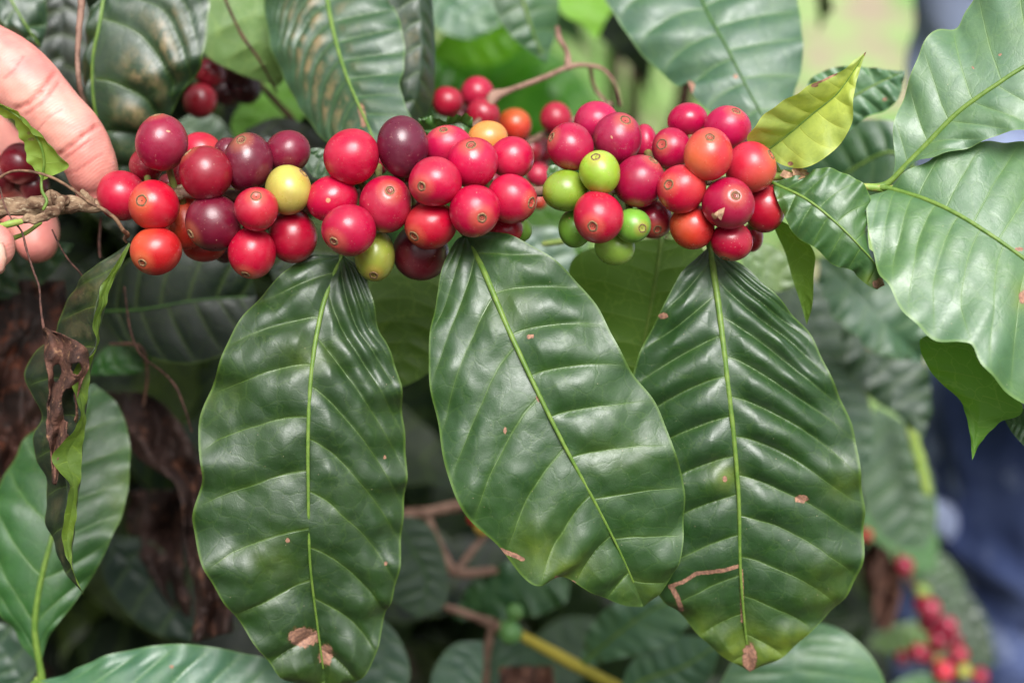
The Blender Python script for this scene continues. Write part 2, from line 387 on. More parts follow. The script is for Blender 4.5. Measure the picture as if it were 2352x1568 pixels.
def marks(V, spots=(), trails=(), yellow=(), brown=0.0, brownzone=()):
    x, y, _ = proj(V)
    R = np.full(len(V), float(brown)); G = np.zeros(len(V)); B = np.zeros(len(V))
    for (cx, cy, rx, ry, a) in brownzone: R = np.maximum(R, a * np.exp(-(((x - cx) / rx) ** 2 + ((y - cy) / ry) ** 2)))
    for (cx, cy, rx, ry, a) in yellow: G = np.maximum(G, a * np.exp(-(((x - cx) / rx) ** 2 + ((y - cy) / ry) ** 2)))
    for (cx, cy, rx, ry) in spots: B = np.maximum(B, 1.5 - np.sqrt(((x - cx) / rx) ** 2 + ((y - cy) / ry) ** 2))
    for (pl, w) in trails:
        for (a, b) in zip(pl[:-1], pl[1:]):
            a = np.array(a, float); b = np.array(b, float); d = b - a
            tt = np.clip(((x - a[0]) * d[0] + (y - a[1]) * d[1]) / (d @ d), 0, 1)
            B = np.maximum(B, 1.5 - np.hypot(x - a[0] - tt * d[0], y - a[1] - tt * d[1]) / w)
    return np.stack([R, np.clip(G, 0, 1), np.clip(B, 0, 1.5)], 1)

def px_pts(pts, dm, off=0.0):
    """pts (x,y[,extra depth]); dm list of depths along it; off scalar or list of offsets along it"""
    n = len(pts); out = []
    for i, p in enumerate(pts):
        f = i / (n - 1)
        d = np.interp(f, np.linspace(0, 1, len(dm)), dm)
        o = off if np.isscalar(off) else np.interp(f, np.linspace(0, 1, len(off)), off)
        d += o * min(1, 4 * f, 4 * (1 - f)) + (p[2] if len(p) > 2 else 0)
        out.append(P(p[0], p[1], d))
    return out

SEED = [100]
def leaf(parent, mid, left, right, dm, dl=0.0, dr=0.0, color=(60, 95, 55), nu=70, nt=16, rib=(5, 1.6), petiole=(), ribmat='rib', label=None,
         name='leaf', mat='leaf', mk=None, **kw):
    SEED[0] += 1
    kw.setdefault('seed', SEED[0])
    Mp, Lp, Rp = px_pts(mid, dm), px_pts(left, dm, dl), px_pts(right, dm, dr)
    V, F, ph, s, cm, Mm, n0 = leaf_grid(Mp, Lp, Rp, nu, nt, **kw)
    o = mesh_obj(name, V, F, M[mat], parent, lin(*color), {'phase': np.stack([ph, s], 1), 'cm': cm}, marks(V, **(mk or {})))
    if label: o['label'] = label
    if rib:
        k = dm[0] / FPX
        top = kw.get('top', True)
        pts = [P(*q) for q in petiole] + list(Mm[::max(1, nu // 16)][:-1] + n0[::max(1, nu // 16)][:-1] * (0.0001 if top else -0.0004))
        npet = len(petiole); m = len(pts)
        rad = [rib[0] * k * 1.25] * npet + list(np.linspace(rib[0], rib[1], m - npet) * k)
        v, f = tube(pts, rad, 70 if nu > 100 else 36, 10)
        mesh_obj('midrib', v, f, M[ribmat], o)
    return o

def wleaf_pts(base, direc, normal, L, Wd, droop=0.3, fold=0.15, side_bend=0.0):
    """three point lists of a free leaf in space"""
    d = nrm(np.asarray(direc, float)); n = np.asarray(normal, float); n = nrm(n - (n @ d) * d); w = np.cross(d, n)
    Mp, Lp, Rp = [], [], []
    prof = [0.0, .42, .82, 1.0, .93, .7, .38, .1, 0.0]
    for i, pr in enumerate(prof):
        u = i / (len(prof) - 1)
        c = np.asarray(base) + d * L * u * (1 - .25 * droop * u) - n * droop * L * u * u * .6 + w * side_bend * L * u * u
        Mp.append(c); Lp.append(c - w * Wd * pr * .5 + n * fold * Wd * pr * .5); Rp.append(c + w * Wd * pr * .5 + n * fold * Wd * pr * .5)
    return Mp, Lp, Rp

# ------------------------------------------------------------------ cherries
def cherry_mesh(c, rx, ry, axis, seed, nlat=36, nlon=44, disc=True, blush=0.0, scars=()):
    """c world centre, rx, ry, metres; axis in camera axes (right, up, toward camera) pointing to the disc end"""
    ax = nrm(np.asarray(axis, float)); ref = np.array([0, 0, 1.0]) if abs(ax[2]) < .9 else np.array([1.0, 0, 0])
    x = nrm(np.cross(ref, ax)); y = np.cross(ax, x)
    th = np.linspace(0, PI, nlat + 1)[:, None]; a = np.linspace(0, 2 * PI, nlon, endpoint=False)[None]
    rr = random.Random(seed); q1, q2 = rr.random() * 6, rr.random() * 6
    rad = np.sin(th) ** .96 * (1 + .028 * np.cos(2 * a + q1) + .018 * np.cos(3 * a + q2) * np.sin(th) + .02 * np.sin(2 * th + q2))
    z = np.cos(th) * (1.0) - .055 * np.exp(-(th / .13) ** 2) + 0.02 * np.exp(-((th - .26) / .08) ** 2) + np.zeros_like(a)
    S = rad[..., None] * (np.cos(a)[..., None] * x + np.sin(a)[..., None] * y) + z[..., None] * ax
    S = S * np.array([rx, ry, (rx + ry) / 2])
    Wm = S[..., :1] * RT + S[..., 1:2] * UP - S[..., 2:] * FW
    V = Wm.reshape(-1, 3) + c
    idx = np.arange((nlat + 1) * nlon).reshape(nlat + 1, nlon)
    f = np.stack([idx[:-1], idx[1:], np.roll(idx[1:], -1, 1), np.roll(idx[:-1], -1, 1)], -1).reshape(-1, 4)
    mk = np.zeros((len(V), 3)); cs = (np.cos(th) + 0 * a).ravel(); mk[:, 0] = (cs + 1) / 2
    vis = nrm(S.reshape(-1, 3))
    bd = nrm(np.array([math.cos(q1), math.sin(q1) * .8, .5])); mk[:, 1] = np.clip((vis @ bd - .2) * 1.2, 0, 1) * blush
    for (sx, sy, sr) in scars:
        sz = math.sqrt(max(0, 1 - sx * sx - sy * sy)); sd = nrm(np.array([sx, sy, sz]))
        mk[:, 2] = np.maximum(mk[:, 2], 1.5 - np.arccos(np.clip(vis @ sd, -1, 1)) / sr)
    def surf(tht, aa, lift):
        s = math.sin(tht) * (math.cos(aa) * x + math.sin(aa) * y) + math.cos(tht) * ax
        s = s * np.array([rx, ry, (rx + ry) / 2]) * (1 + lift)
        return c + s[0] * RT + s[1] * UP - s[2] * FW
    return V, f, mk, surf

def disc_mesh(surf, rng_, size=.17):
    rings = [(1.35, -.012, 0), (1.15, .012, 0), (1.0, .024, 0), (.84, .012, 1), (.74, .0, 0), (.62, .010, 1), (.46, .004, 1), (.34, -.018, 1), (.2, -.022, 0), (.1, .012, 1), (.02, .016, 1)]
    n = 24; V = []; e = [rng_.random() * 6 for _ in range(2)]
    for (k, lift, m) in rings:
        for j in range(n):
            a = 2 * PI * j / n
            V.append(surf(size * k * (1 + .05 * math.sin(2 * a + e[0]) + .04 * math.sin(5 * a + e[1])), a, lift + .005 - (.045 if k < .8 else 0.0)))
    idx = np.arange(len(rings) * n).reshape(-1, n)
    f = np.stack([idx[:-1], np.roll(idx[:-1], -1, 1), np.roll(idx[1:], -1, 1), idx[1:]], -1).reshape(-1, 4).tolist()
    mi = [rings[i + 1][2] for i in range(len(rings) - 1) for _ in range(n)]
    f.append(idx[-1].tolist()); mi.append(1)
    return np.array(V), f, mi

# ================================================================== foreground branch
fg = root('coffee_branch', 'fruiting coffee branch across the middle, packed with ripe red and unripe green cherries', 'coffee branch', P(1100, 450, .5))
stem_path = [(-320, 500, .500, 24), (-120, 486, .500, 23), (0, 478, .500, 23), (60, 474, .500, 20), (120, 468, .500, 24), (190, 470, .500, 17), (260, 466, .501, 15), (420, 440, .502, 15),
             (560, 452, .502, 13), (680, 480, .502, 14), (800, 455, .502, 12), (880, 430, .502, 12), (1000, 442, .502, 11), (1150, 444, .502, 10), (1240, 440, .502, 12), (1400, 440, .502, 9),
             (1600, 420, .502, 9), (1740, 408, .502, 9), (1812, 402, .500, 12), (1860, 408, .500, 8), (1960, 426, .500, 7), (2020, 432, .500, 10), (2060, 436, .500, 11)]
def seg_stem(i0, i1, mat, n, seed, bumps=.25, nm='stem'):
    v, f = tube_px(stem_path[i0:i1], n, seg=18, bumps=bumps, bscale=260, seed=seed)
    return mesh_obj(nm, v, f, M[mat], fg)
seg_stem(0, 8, 'bark', 150, 3, .55)
seg_stem(7, 18, 'bark_young', 160, 5, .22)
seg_stem(17, 23, 'green_stem', 60, 6, .12)
# side twig and old knots at the left
v, f = join([tube_px([(10, 520, .492, 5), (30, 511, .492, 9), (50, 506, .491, 7), (72, 503, .491, 11), (95, 497, .491, 9), (112, 490, .491, 14), (128, 480, .492, 11), (140, 468, .494, 13), (152, 458, .496, 10)], 80, seg=18, bumps=.9, bscale=420),
             tube_px([(190, 440, .497, 6), (200, 452, .497, 8), (210, 462, .498, 9)], 12, bumps=.4, bscale=400),
             tube_px([(118, 440, .496, 5), (124, 452, .496, 8), (128, 462, .497, 9)], 12, bumps=.4, bscale=400)])
mesh_obj('side_twig', v, f, M['bark'], fg)
for pts in ([(0, 520, .488, 7), (25, 514, .488, 8), (48, 509, .490, 7)], [(28, 548, .497, 6), (60, 535, .496, 5), (92, 512, .496, 5)]):
    v, f = tube_px(pts, 16); mesh_obj('green_shoot', v, f, M['green_stem'], fg)

RED, CRIM, DARK, PLUM, ORNG, CORAL, GRN, DGRN, YEL, OLV, AMB = (196, 22, 44), (176, 20, 50), (134, 20, 42), (104, 26, 50), (214, 58, 30), (222, 62, 44), (150, 188, 50), (88, 136, 42), (180, 168, 80), (146, 156, 56), (218, 140, 70)
MAR = (112, 18, 32)
# x, y, rx, ry, layer, colour, disc (px) or None, blush
CH = [
 (372,328,55,62,0,(150,18,44),(362,266),0,'dark crimson cherry, highest of the left cluster'),
 (336,379,36,39,2,DARK,None,0,None),(462,346,43,40,3,RED,None,.2,None),
 (472,398,58,60,0,(142,18,44),(434,352),0,None),(434,408,40,42,2,RED,None,0,None),(525,352,32,34,2,PLUM,None,0,None),
 (570,373,54,64,0,PLUM,(561,326),0,'plum-purple cherry with its scar near the top'),(661,349,51,47,1,(122,32,58),None,0,None),
 (662,437,51,54,0,YEL,(699,398),.15,'yellow-green cherry among dark ones'),(280,449,57,54,1,RED,None,0,'red cherry, first of the branch beside the fingertip'),
 (353,471,54,57,0,(206,36,38),(337.5,465),.35,None),(358,577,57,52,0,(204,40,32),(336.5,606),.4,None),
 (430,513,46,57,2,ORNG,None,.5,'orange cherry half hidden behind a purple one'),(470,566,46,34,3,(190,40,28),None,.2,None),
 (491,512,62,61,0,(108,22,48),(444,540),0,'dark purple cherry with a dusty skin'),(589,481,47,49,-1,(200,26,44),(595,454),.1,None),
 (579,581,53,56,0,(196,24,42),(568,632),0,None),(673,543,54,58,1,(178,16,38),None,0,None),
 (807,360,61,60,0,(200,22,48),None,0,'large red cherry standing apart at the gap'),(925,337,56,67,0,(96,30,54),None,0,'dull plum cherry, tallest of the middle cluster'),
 (1028,336,53,46,1,(204,32,62),(1020,303),.1,None),(1120,319,43,40,3,AMB,None,0,'amber-yellow cherry peeping over the red ones'),
 (1086,375,56,56,0,(202,26,56),(1083,338),0,None),(1176,363,48,47,1,(200,26,52),None,0,None),
 (763,457,56,52,0,(196,22,48),None,0,None),(886,469,58,61,0,(186,20,48),(900,442),0,None),(947,403,44,46,2,(184,22,48),None,0,None),
 (999,418,57,55,-1,(198,22,50),(970.5,433),0,None),(802,528,60,56,-1,(190,22,50),(771,557),0,None),
 (861,587,46,56,1,OLV,(861,634),.1,'olive-green oval cherry with its scar at the bottom'),(990,517,58,54,0,(200,20,40),(952.5,545),.1,None),
 (966,579,61,62,2,(98,12,34),None,0,'maroon cherry hanging lowest of the middle cluster'),(1090,484,56,59,-1,(198,20,50),(1108.5,505),0,None),
 (1176,457,55,55,0,(204,26,52),(1221,469),0,None),(1160,528,40,35,2,(190,18,40),None,0,None),(1195,527,26,28,2,(120,170,60),None,0,None),
 (868,372,24,30,3,(150,18,40),None,0,None),(866,430,16,34,4,(90,90,40),None,0,None),
 (1310,337,51,54,0,(184,26,54),(1265.5,318),0,None),(1369,280,50,45,2,(196,32,64),None,0,None),(1418,318,54,56,1,(168,24,54),(1434,281),0,'dark pink cherry over the green ones'),
 (1378,396,46,48,-1,GRN,(1366,364),0,'bright green cherry above the lower green ones'),(1299,438,50,47,0,(132,166,46),None,0,'green cherry at the gap of bare stem'),
 (1374,499,54,57,-1,(200,20,46),(1358.5,524),0,'red cherry ringed by green ones'),(1322,524,38,43,1,(112,164,54),None,0,None),(1454,518,39,39,0,(116,170,58),(1473,527),0,'small green cherry with a brown scar'),
 (1413,568,44,40,1,(140,180,66),None,0,'green cherry hanging lowest of the right cluster'),(1468,416,58,57,0,(174,22,52),(1499,371),0,None),(1482,328,28,40,3,(190,30,56),None,0,None),
 (1500,504,43,43,1,(164,26,40),(1507,530),0,None),(1580,277,47,38,2,(190,30,58),None,0,None),(1671,293,52,47,1,(194,36,64),(1686,260),0,None),
 (1543,342,44,46,1,(180,24,52),(1516,336),0,None),(1627,355,54,57,-1,(222,64,50),(1625,321),.5,'orange-coral cherry, brightest of the right cluster'),
 (1724,385,55,56,0,(210,46,52),(1767,358),.35,None),(1566,434,54,52,-1,(202,32,44),(1531,428),.2,None),(1673,467,59,55,-1,(176,22,50),(1682.5,454),0,'crimson cherry with a torn flap of skin'),
 (1757,478,44,54,1,(184,20,36),None,.1,None),(1590,521,51,49,0,(214,48,30),None,.4,'orange-red cherry low in the right cluster'),
 (1680,554,46,43,0,(180,20,42),(1664,596),0,None),(1728,545,24,32,3,(180,20,36),None,0,None),
 (392,428,28,30,4,(120,16,34),None,0,None),(540,440,34,34,4,(100,16,36),None,0,None),(628,500,30,32,4,(120,14,32),None,0,None),(517,568,30,34,4,(84,12,30),None,0,None),(948,470,30,34,4,(150,16,38),None,0,None),(1130,420,30,34,4,(150,16,40),None,0,None),  # extra cherries added behind, coloured dark as shadow in the gaps
]
n = len(CH)
D = np.array([0.4925 + .0085 * c[4] for c in CH]); XY = np.array([(c[0], c[1]) for c in CH], float); RR = np.array([(c[2] + c[3]) / 2 for c in CH], float)
for it in range(400):
    mv = 0
    for i in range(n):
        for j in range(i + 1, n):
            dpx = np.hypot(*(XY[i] - XY[j]))
            if dpx < RR[i] + RR[j]:
                dd = (D[i] + D[j]) / 2 / FPX
                need = math.sqrt(max(0, ((RR[i] + RR[j]) * .96) ** 2 - dpx ** 2)) * dd
                diff = D[j] - D[i]
                if abs(diff) < need - 1e-5:
                    s = (1 if diff > 0 else -1) if abs(diff) > 1e-6 else (1 if CH[j][4] >= CH[i][4] else -1)
                    e = (need - abs(diff)) * .25
                    D[i] -= s * e; D[j] += s * e; mv += e
    if mv < 1e-4: break
D = np.clip(D, .470, .545)
br3 = spline([P(a, b, d) for a, b, d, r in stem_path], 200)
for i, (x, y, rx, ry, lay, col, dpx, bl, lab) in enumerate(CH):
    if col[0] > col[1] * 2:
        col = (col[0] * .98, col[1] * .66, col[2] * .84) if col[0] < 150 else (col[0] * .93, col[1] * (.42 if col[1] < 40 else .8), col[2] * 1.15)
    rx, ry = rx * 1.05, ry * 1.05
    d = D[i]; k = d / FPX; c = P(x, y, d)
    r_ = random.Random(i * 7 + 1)
    if dpx:
        ax_, ay_ = (dpx[0] - x) / rx, -(dpx[1] - y) / ry
        q = math.hypot(ax_, ay_)
        if q > .97: ax_, ay_ = ax_ / q * .97, ay_ / q * .97; q = .97
        axis = (ax_, ay_, math.sqrt(1 - q * q))
    else:
        near = br3[np.argmin(np.linalg.norm(br3 - c, axis=1))]; v3 = nrm(c - near + 1e-5)
        axis = (v3 @ RT + r_.uniform(-.3, .3), v3 @ UP, min(-v3 @ FW, -.25) - .3)
    scars = []
    if (x, y) == (763, 457): scars.append((-.05, -.14, .10))
    if (x, y) == (1673, 467): scars.append((-.62, -.55, .13))
    if r_.random() < .35: scars.append((r_.uniform(-.6, .6), r_.uniform(-.6, .6), .03))
    V, F, mk, surf = cherry_mesh(c, rx * k, ry * k, axis, i, blush=bl, scars=scars)
    o = mesh_obj('cherry', V, F, M['cherry'], fg, lin(*col), None, mk, origin=c)
    if lab: o['label'] = lab
    if dpx:
        dv, df, mi = disc_mesh(surf, r_, .195 * 54 / max(rx, 40) * r_.uniform(.8, 1.15))
        mesh_obj('fruit_scar', dv, df, [M['disc'], M['disc_core']], o, matidx=mi)
    near = br3[np.argmin(np.linalg.norm(br3 - c, axis=1))]
    dv, df = tube([near, (near * .5 + c * .5), c * .85 + near * .15], [.0012, .0011, .0014], 10, 8)
    mesh_obj('stalk', dv, df, M['stalk'], o)
# torn flap on one cherry
fl = [P(1640, 491, D[56] - .0082), P(1650, 483, D[56] - .0088), P(1665, 476, D[56] - .0086), P(1662, 490, D[56] - .0088), P(1656, 506, D[56] - .0070), P(1648, 498, D[56] - .0092)]
mesh_obj('torn_skin', fl, [[0, 1, 5], [1, 2, 3, 5], [5, 3, 4]], M['papery'], fg)
# papery bracts at the young nodes
rb = random.Random(3); bp = []
for k in range(7):
    cx, cy = rb.uniform(1795, 1850), rb.uniform(388, 415)
    pts = [(cx + a + rb.uniform(-5, 5), cy + b + rb.uniform(-4, 4), .494 + rb.uniform(-.001, .002)) for a, b in ((-16, 0), (-4, -9), (14, -4), (20, 2), (4, 8), (-8, 7))]
    v3 = [P(*q) for q in pts]; bp.append((np.array(v3), [[0, 1, 4, 5], [1, 2, 3, 4]]))
v, f = join(bp); mesh_obj('bract', v, f, M['papery'], fg)

# --- hero leaves
HG = (44, 86, 40)
leaf(fg, [(787,583),(745,690),(718,830),(708,980),(708,1130),(712,1290),(727,1420),(752,1604)],
     [(787,583),(700,595),(620,655),(545,745),(500,850),(455,975),(466,1090),(440,1200),(480,1320),(540,1420),(600,1495),(660,1562),(752,1604)],
     [(787,583),(830,625),(870,740),(910,850),(930,970),(932,1100),(925,1230),(905,1350),(880,1450),(838,1545),(752,1604)],
     [.508,.499,.494,.495,.501,.511,.524], dl=[.0,.004,.007,.004,-.002,.002], dr=[.004,.012,.016,.012,.008], color=(50, 80, 36), nu=260, nt=64, rib=(6, 2.2),
     petiole=[(800,530,.5035),(793,560,.5035)], N=9, kl=.15, kr=.36, amp=.0034, cup=.10, ripple=.0020, rough=.0016, rf=5, label='large glossy green leaf with two tan spots near its tip',
     mk=dict(spots=[(697,1462,34,22),(748,1503,16,24),(660,1240,5,6),(884,1050,4,4),(886,1293,4,5)], yellow=[(750,1600,160,60,.3),(620,1290,60,40,.25),(500,900,60,60,.2),(700,820,60,40,.3)]))
leaf(fg, [(1070,542),(1110,620),(1165,750),(1235,900),(1300,1030),(1370,1160),(1430,1280),(1478,1392)],
     [(1070,542),(1040,570),(1005,660),(988,780),(990,900),(1006,980),(1025,1080),(1075,1190),(1140,1250),(1220,1336),(1290,1322),(1370,1370),(1430,1388),(1478,1392)],
     [(1070,542),(1130,532),(1200,555),(1290,610),(1370,700),(1410,780),(1450,850),(1510,930),(1545,1030),(1570,1100),(1576,1200),(1560,1275),(1530,1345),(1478,1392)],
     [.506,.495,.488,.486,.489,.497,.509], dl=[.0,.004,.004,.003,.003], dr=[.0,.004,.006,.008,.006], color=(56, 92, 42), nu=260, nt=64, rib=(7.5, 2.2),
     petiole=[(1052,500,.501),(1060,525,.499)], N=9, kl=.26, kr=.13, amp=.0026, cup=.08, ripple=.0014, rough=.0012, rf=4, label='green leaf at the centre with a silvery sheen and a lobed lower edge',
     mk=dict(spots=[(1237,912,5,10),(1215,773,6,5),(1222,772,4,4),(1160,988,4,8),(1523,925,7,5),(1529,750,8,6)], trails=[([(1150,1262),(1168,1270),(1190,1278),(1200,1284)],5),([(1278,1326),(1300,1332),(1318,1338)],4.5)],
             yellow=[(1235,1260,60,60,.6),(1300,1310,70,40,.6),(1480,1370,70,50,.35),(1410,1040,90,50,.15),(1170,710,50,40,.25)]))
leaf(fg, [(1630,565),(1650,700),(1668,850),(1685,1000),(1697,1150),(1700,1300),(1710,1430),(1722,1540)],
     [(1630,565),(1570,620),(1520,710),(1465,820),(1440,950),(1438,1100),(1458,1250),(1520,1372),(1590,1440),(1660,1503),(1722,1540)],
     [(1630,565),(1690,600),(1760,660),(1850,750),(1900,850),(1960,980),(1976,1100),(1988,1180),(1975,1300),(1905,1420),(1868,1442),(1800,1500),(1722,1540)],
     [.509,.501,.498,.500,.505,.513,.523], dl=[.0,.008,.011,.011,.006], dr=[.004,.006,.006,.010,.006], color=(48, 84, 38), nu=260, nt=64, rib=(8, 2.6),
     petiole=[(1622,520,.506),(1626,545,.506)], N=10.5, kl=.16, kr=.30, amp=.0036, cup=.10, ripple=.0016, rough=.0010, rf=5, label='green leaf with a leaf-miner trail and a yellowed tip',
     mk=dict(spots=[(1523,725,11,7),(1841,1145,15,9),(1665,1100,6,6),(1722,1510,16,32),(1866,1478,8,8)], trails=[([(1700,1298),(1660,1310),(1600,1316),(1570,1335),(1538,1346)],4.2),([(1542,1346),(1555,1370),(1565,1398)],5.5),([(1702,1310),(1704,1360),(1706,1425)],4)],
             yellow=[(1820,1490,110,50,1.0),(1720,1500,90,70,.9),(1600,1450,80,50,.5),(1935,1110,40,40,.4),(1665,1095,34,30,.7),(1900,1350,60,60,.35)]))
# yellow young leaf, small waxy leaf, hanging olive leaf
leaf(fg, [(1762,346),(1815,305),(1868,260),(1921,217),(1960,165),(1990,119)],
     [(1762,346),(1716,319),(1739,285),(1798,231),(1871,193),(1921,168),(1990,119)], [(1762,346),(1785,372),(1821,386),(1862,381),(1921,340),(1957,281),(1961,213),(1975,159),(1990,119)],
     [.499,.492,.487,.484], dl=[.0,-.004,-.006,0], dr=[0,-.002,-.004,0], color=(244, 236, 140), nu=120, nt=30, rib=(3.5, 1.4), petiole=[(1790,392,.499),(1772,362,.499)], N=7, kl=.12, kr=.20, amp=.0008, cup=.08,
     ripple=.0008, rf=3, mat='leaf_thin', label='young yellow-green leaf pointing up with a brown tip',
     mk=dict(spots=[(1991,119,7,14),(1871,196,7,5),(1816,376,6,5)], trails=[([(1876,192),(1921,170)],2.5)], yellow=[(1800,300,120,120,.25)]))
leaf(fg, [(1776,421),(1853,458),(1921,512),(1975,566),(2009,606),(2032,655)],
     [(1776,421),(1780,444),(1798,489),(1830,544),(1875,571),(1912,607),(1957,621),(1985,650),(2012,664),(2032,655)],
     [(1776,421),(1830,404),(1889,387),(1934,394),(1979,421),(2000,453),(1994,498),(1995,566),(2020,612),(2032,655)],
     [.497,.489,.486,.487,.491], dl=[0,.004,.004,.001], dr=[0,.002,.005,.004], color=(78, 118, 62), nu=150, nt=36, rib=(4, 1.6), petiole=[(1760,415,.500)], N=7, kl=.1, kr=.15, amp=.0010, cup=.10, ripple=.0011, rf=5,
     label='small glossy leaf with a dried purple-brown tip', mk=dict(spots=[(2029,652,22,14)], yellow=[(2005,645,26,18,1.0),(1790,480,20,60,.3)]))
leaf(fg, [(1778,497),(1822,560),(1845,640),(1853,746)], [(1778,497),(1778,521),(1803,580),(1821,643),(1840,700),(1853,746)], [(1778,497),(1830,530),(1871,582),(1869,630),(1866,700),(1853,746)],
     [.503,.507,.510,.515], dl=.002, dr=-.003, color=(92, 118, 44), nu=70, nt=16, rib=None, N=7, kl=.2, kr=.2, amp=.0006, top=False, mat='leaf_thin', label='narrow olive leaf hanging edge-on below the node')
# big leaves at the right end
leaf(fg, [(2047,415),(2125,335),(2201,258),(2283,199),(2352,154),(2470,92),(2600,40)],
     [(2047,415),(2056,376),(2052,294),(2075,217),(2106,140),(2124,100),(2156,66),(2197,59),(2224,15),(2290,-60),(2400,-110),(2520,-60),(2600,40)],
     [(2047,415),(2085,382),(2147,362),(2238,331),(2306,308),(2352,301),(2440,280),(2540,180),(2600,40)],
     [.499,.494,.490,.488,.486], dl=[0,.008,.018,.014], dr=[0,-.004,-.006,-.004], color=(118, 146, 116), nu=200, nt=44, rib=(7, 3.5), petiole=[(2010,430,.500),(2030,426,.500)], N=9, kl=.08, kr=.2, amp=.0006, cup=.06, ripple=.0012, rf=4,
     label='broad pale green leaf rising to the upper right corner', mk=dict(spots=[(2297,126,4,3),(2235,156,3,3),(2378,78,4,3)]))
leaf(fg, [(2045,434),(2124,458),(2192,489),(2260,530),(2351,594),(2450,680),(2570,800)],
     [(2045,434),(2011,446),(1993,462),(1993,521),(2007,580),(2020,630),(2043,659),(2074,722),(2109,749),(2156,780),(2207,784),(2234,790),(2254,843),(2293,882),(2352,926),(2450,950),(2570,800)],
     [(2045,434),(2079,394),(2147,358),(2238,335),(2297,322),(2352,324),(2460,380),(2540,560),(2570,800)],
     [.498,.490,.484,.480,.478,.478], dl=[0,-.006,-.012,-.008], dr=[0,.008,.018,.018], color=(104, 138, 98), nu=220, nt=60, rib=(6, 3.5), petiole=[(2015,430,.500)], N=10, kl=.26, kr=.05, amp=.0008, cup=.06, ripple=.0012, rf=4,
     label='largest leaf, spreading to the lower right with a pale sheen', mk=dict(spots=[(2350,682,10,14),(2340,572,12,4)], yellow=[(2350,682,26,30,1.0)]))
leaf(fg, [(2225,760),(2254,835),(2252,925),(2233,1056)], [(2225,760),(2113,780),(2137,851),(2168,886),(2199,913),(2223,968),(2233,1056)], [(2225,760),(2290,850),(2348,929),(2344,952),(2293,972),(2254,1015),(2233,1056)],
     [.505,.502,.500,.498], dl=[0,.004,.006,0], dr=[0,-.006,-.004,0], color=(74, 122, 34), nu=90, nt=24, rib=None, N=5, kl=.1, kr=.1, amp=.0005, top=False, mat='leaf_thin', ripple=.0006, label='leaf turned over, its bright green underside coming to a point')
leaf(fg, [(2420,1000),(2370,985),(2306,962)], [(2420,1000),(2380,960),(2340,935),(2306,962)], [(2420,1000),(2380,1040),(2330,1000),(2306,962)], [.50,.505,.51], color=(84, 120, 80), nu=40, nt=10, rib=None)
# leaf caught in the fingers
leaf(fg, [(97,415),(103,371),(94,331),(60,280),(0,240),(-60,215)], [(97,415),(66,371),(35,287),(0,262),(-40,240),(-60,215)], [(97,415),(125,402),(156,382),(125,345),(91,318),(30,256),(-30,225),(-60,215)],
     [.496,.492,.490,.490], dl=.002, dr=-.002, color=(128, 150, 60), nu=100, nt=22, rib=(3, 1.5), petiole=[(100,480,.494),(108,462,.494),(97,440,.495)], N=6, amp=.0004, cup=.2, ripple=.0006, mat='leaf_thin', top=False,
     label='small twisted yellow-green leaf between the fingers', mk=dict(spots=[(72,320,8,4),(66,306,4,4)], yellow=[(75,310,50,40,.8)]))
# hanging curled leaf at left: dark blade, pale folded rim
curl = leaf(fg, [(300,556),(266,610),(230,672),(216,730),(221,795),(175,850),(168,900),(182,965),(140,1045),(154,1120),(148,1190),(150,1260),(170,1315),(192,1364)],
     [(300,556),(250,590),(185,640),(150,700),(130,760),(70,820),(62,880),(92,950),(78,1020),(108,1130),(108,1200),(135,1285),(160,1325),(192,1364)],
     [(300,556),(277,616),(250,668),(243,702),(228,761),(219,811),(206,868),(202,915),(196,965),(192,1022),(180,1147),(166,1271),(172,1318),(192,1364)],
     [.498,.499,.500,.502,.505], dl=[0,.014,.014,.014,.006], dr=[0,.003,.004,.003,0], color=(30, 48, 24), nu=200, nt=26, rib=None, N=9, kl=.12, kr=.1, amp=.0010, ripple=.0006, rf=6,
     label='dark leaf hanging curled lengthwise beside the hand', mk=dict(yellow=[(225,690,16,50,.15),(235,640,40,40,.25)], brown=.2))
# its pale underside rim (a folded-over strip of the same leaf)
inner = [(296,557),(266,605),(231,665),(225,702),(212,727),(223,783),(219,805),(187,827),(169,855),(166,890),(186,955),(182,973),(120,1051),(157,1113),(153,1167),(141,1225),(159,1291),(192,1366)]
outer = [(300,561),(275,615),(249,671),(242,702),(232,735),(226,768),(218,811),(210,840),(205,868),(201,915),(196,965),(193,990),(189,1040),(183,1110),(176,1170),(168,1235),(165,1300),(193,1368)]
midl = [((a[0] + b[0]) / 2, (a[1] + b[1]) / 2) for a, b in zip(inner, outer)]
rim = leaf(fg, midl, inner, outer, [.4955,.4955,.496,.498,.501], dl=-.003, dr=.002, color=(134, 150, 66), nu=180, nt=10, rib=None, N=14, kl=.05, kr=.05, amp=.0003, mat='leaf_thin', ripple=.0004, rf=8, name='leaf_rim',
           label='pale green underside rim folded over on the curled leaf')

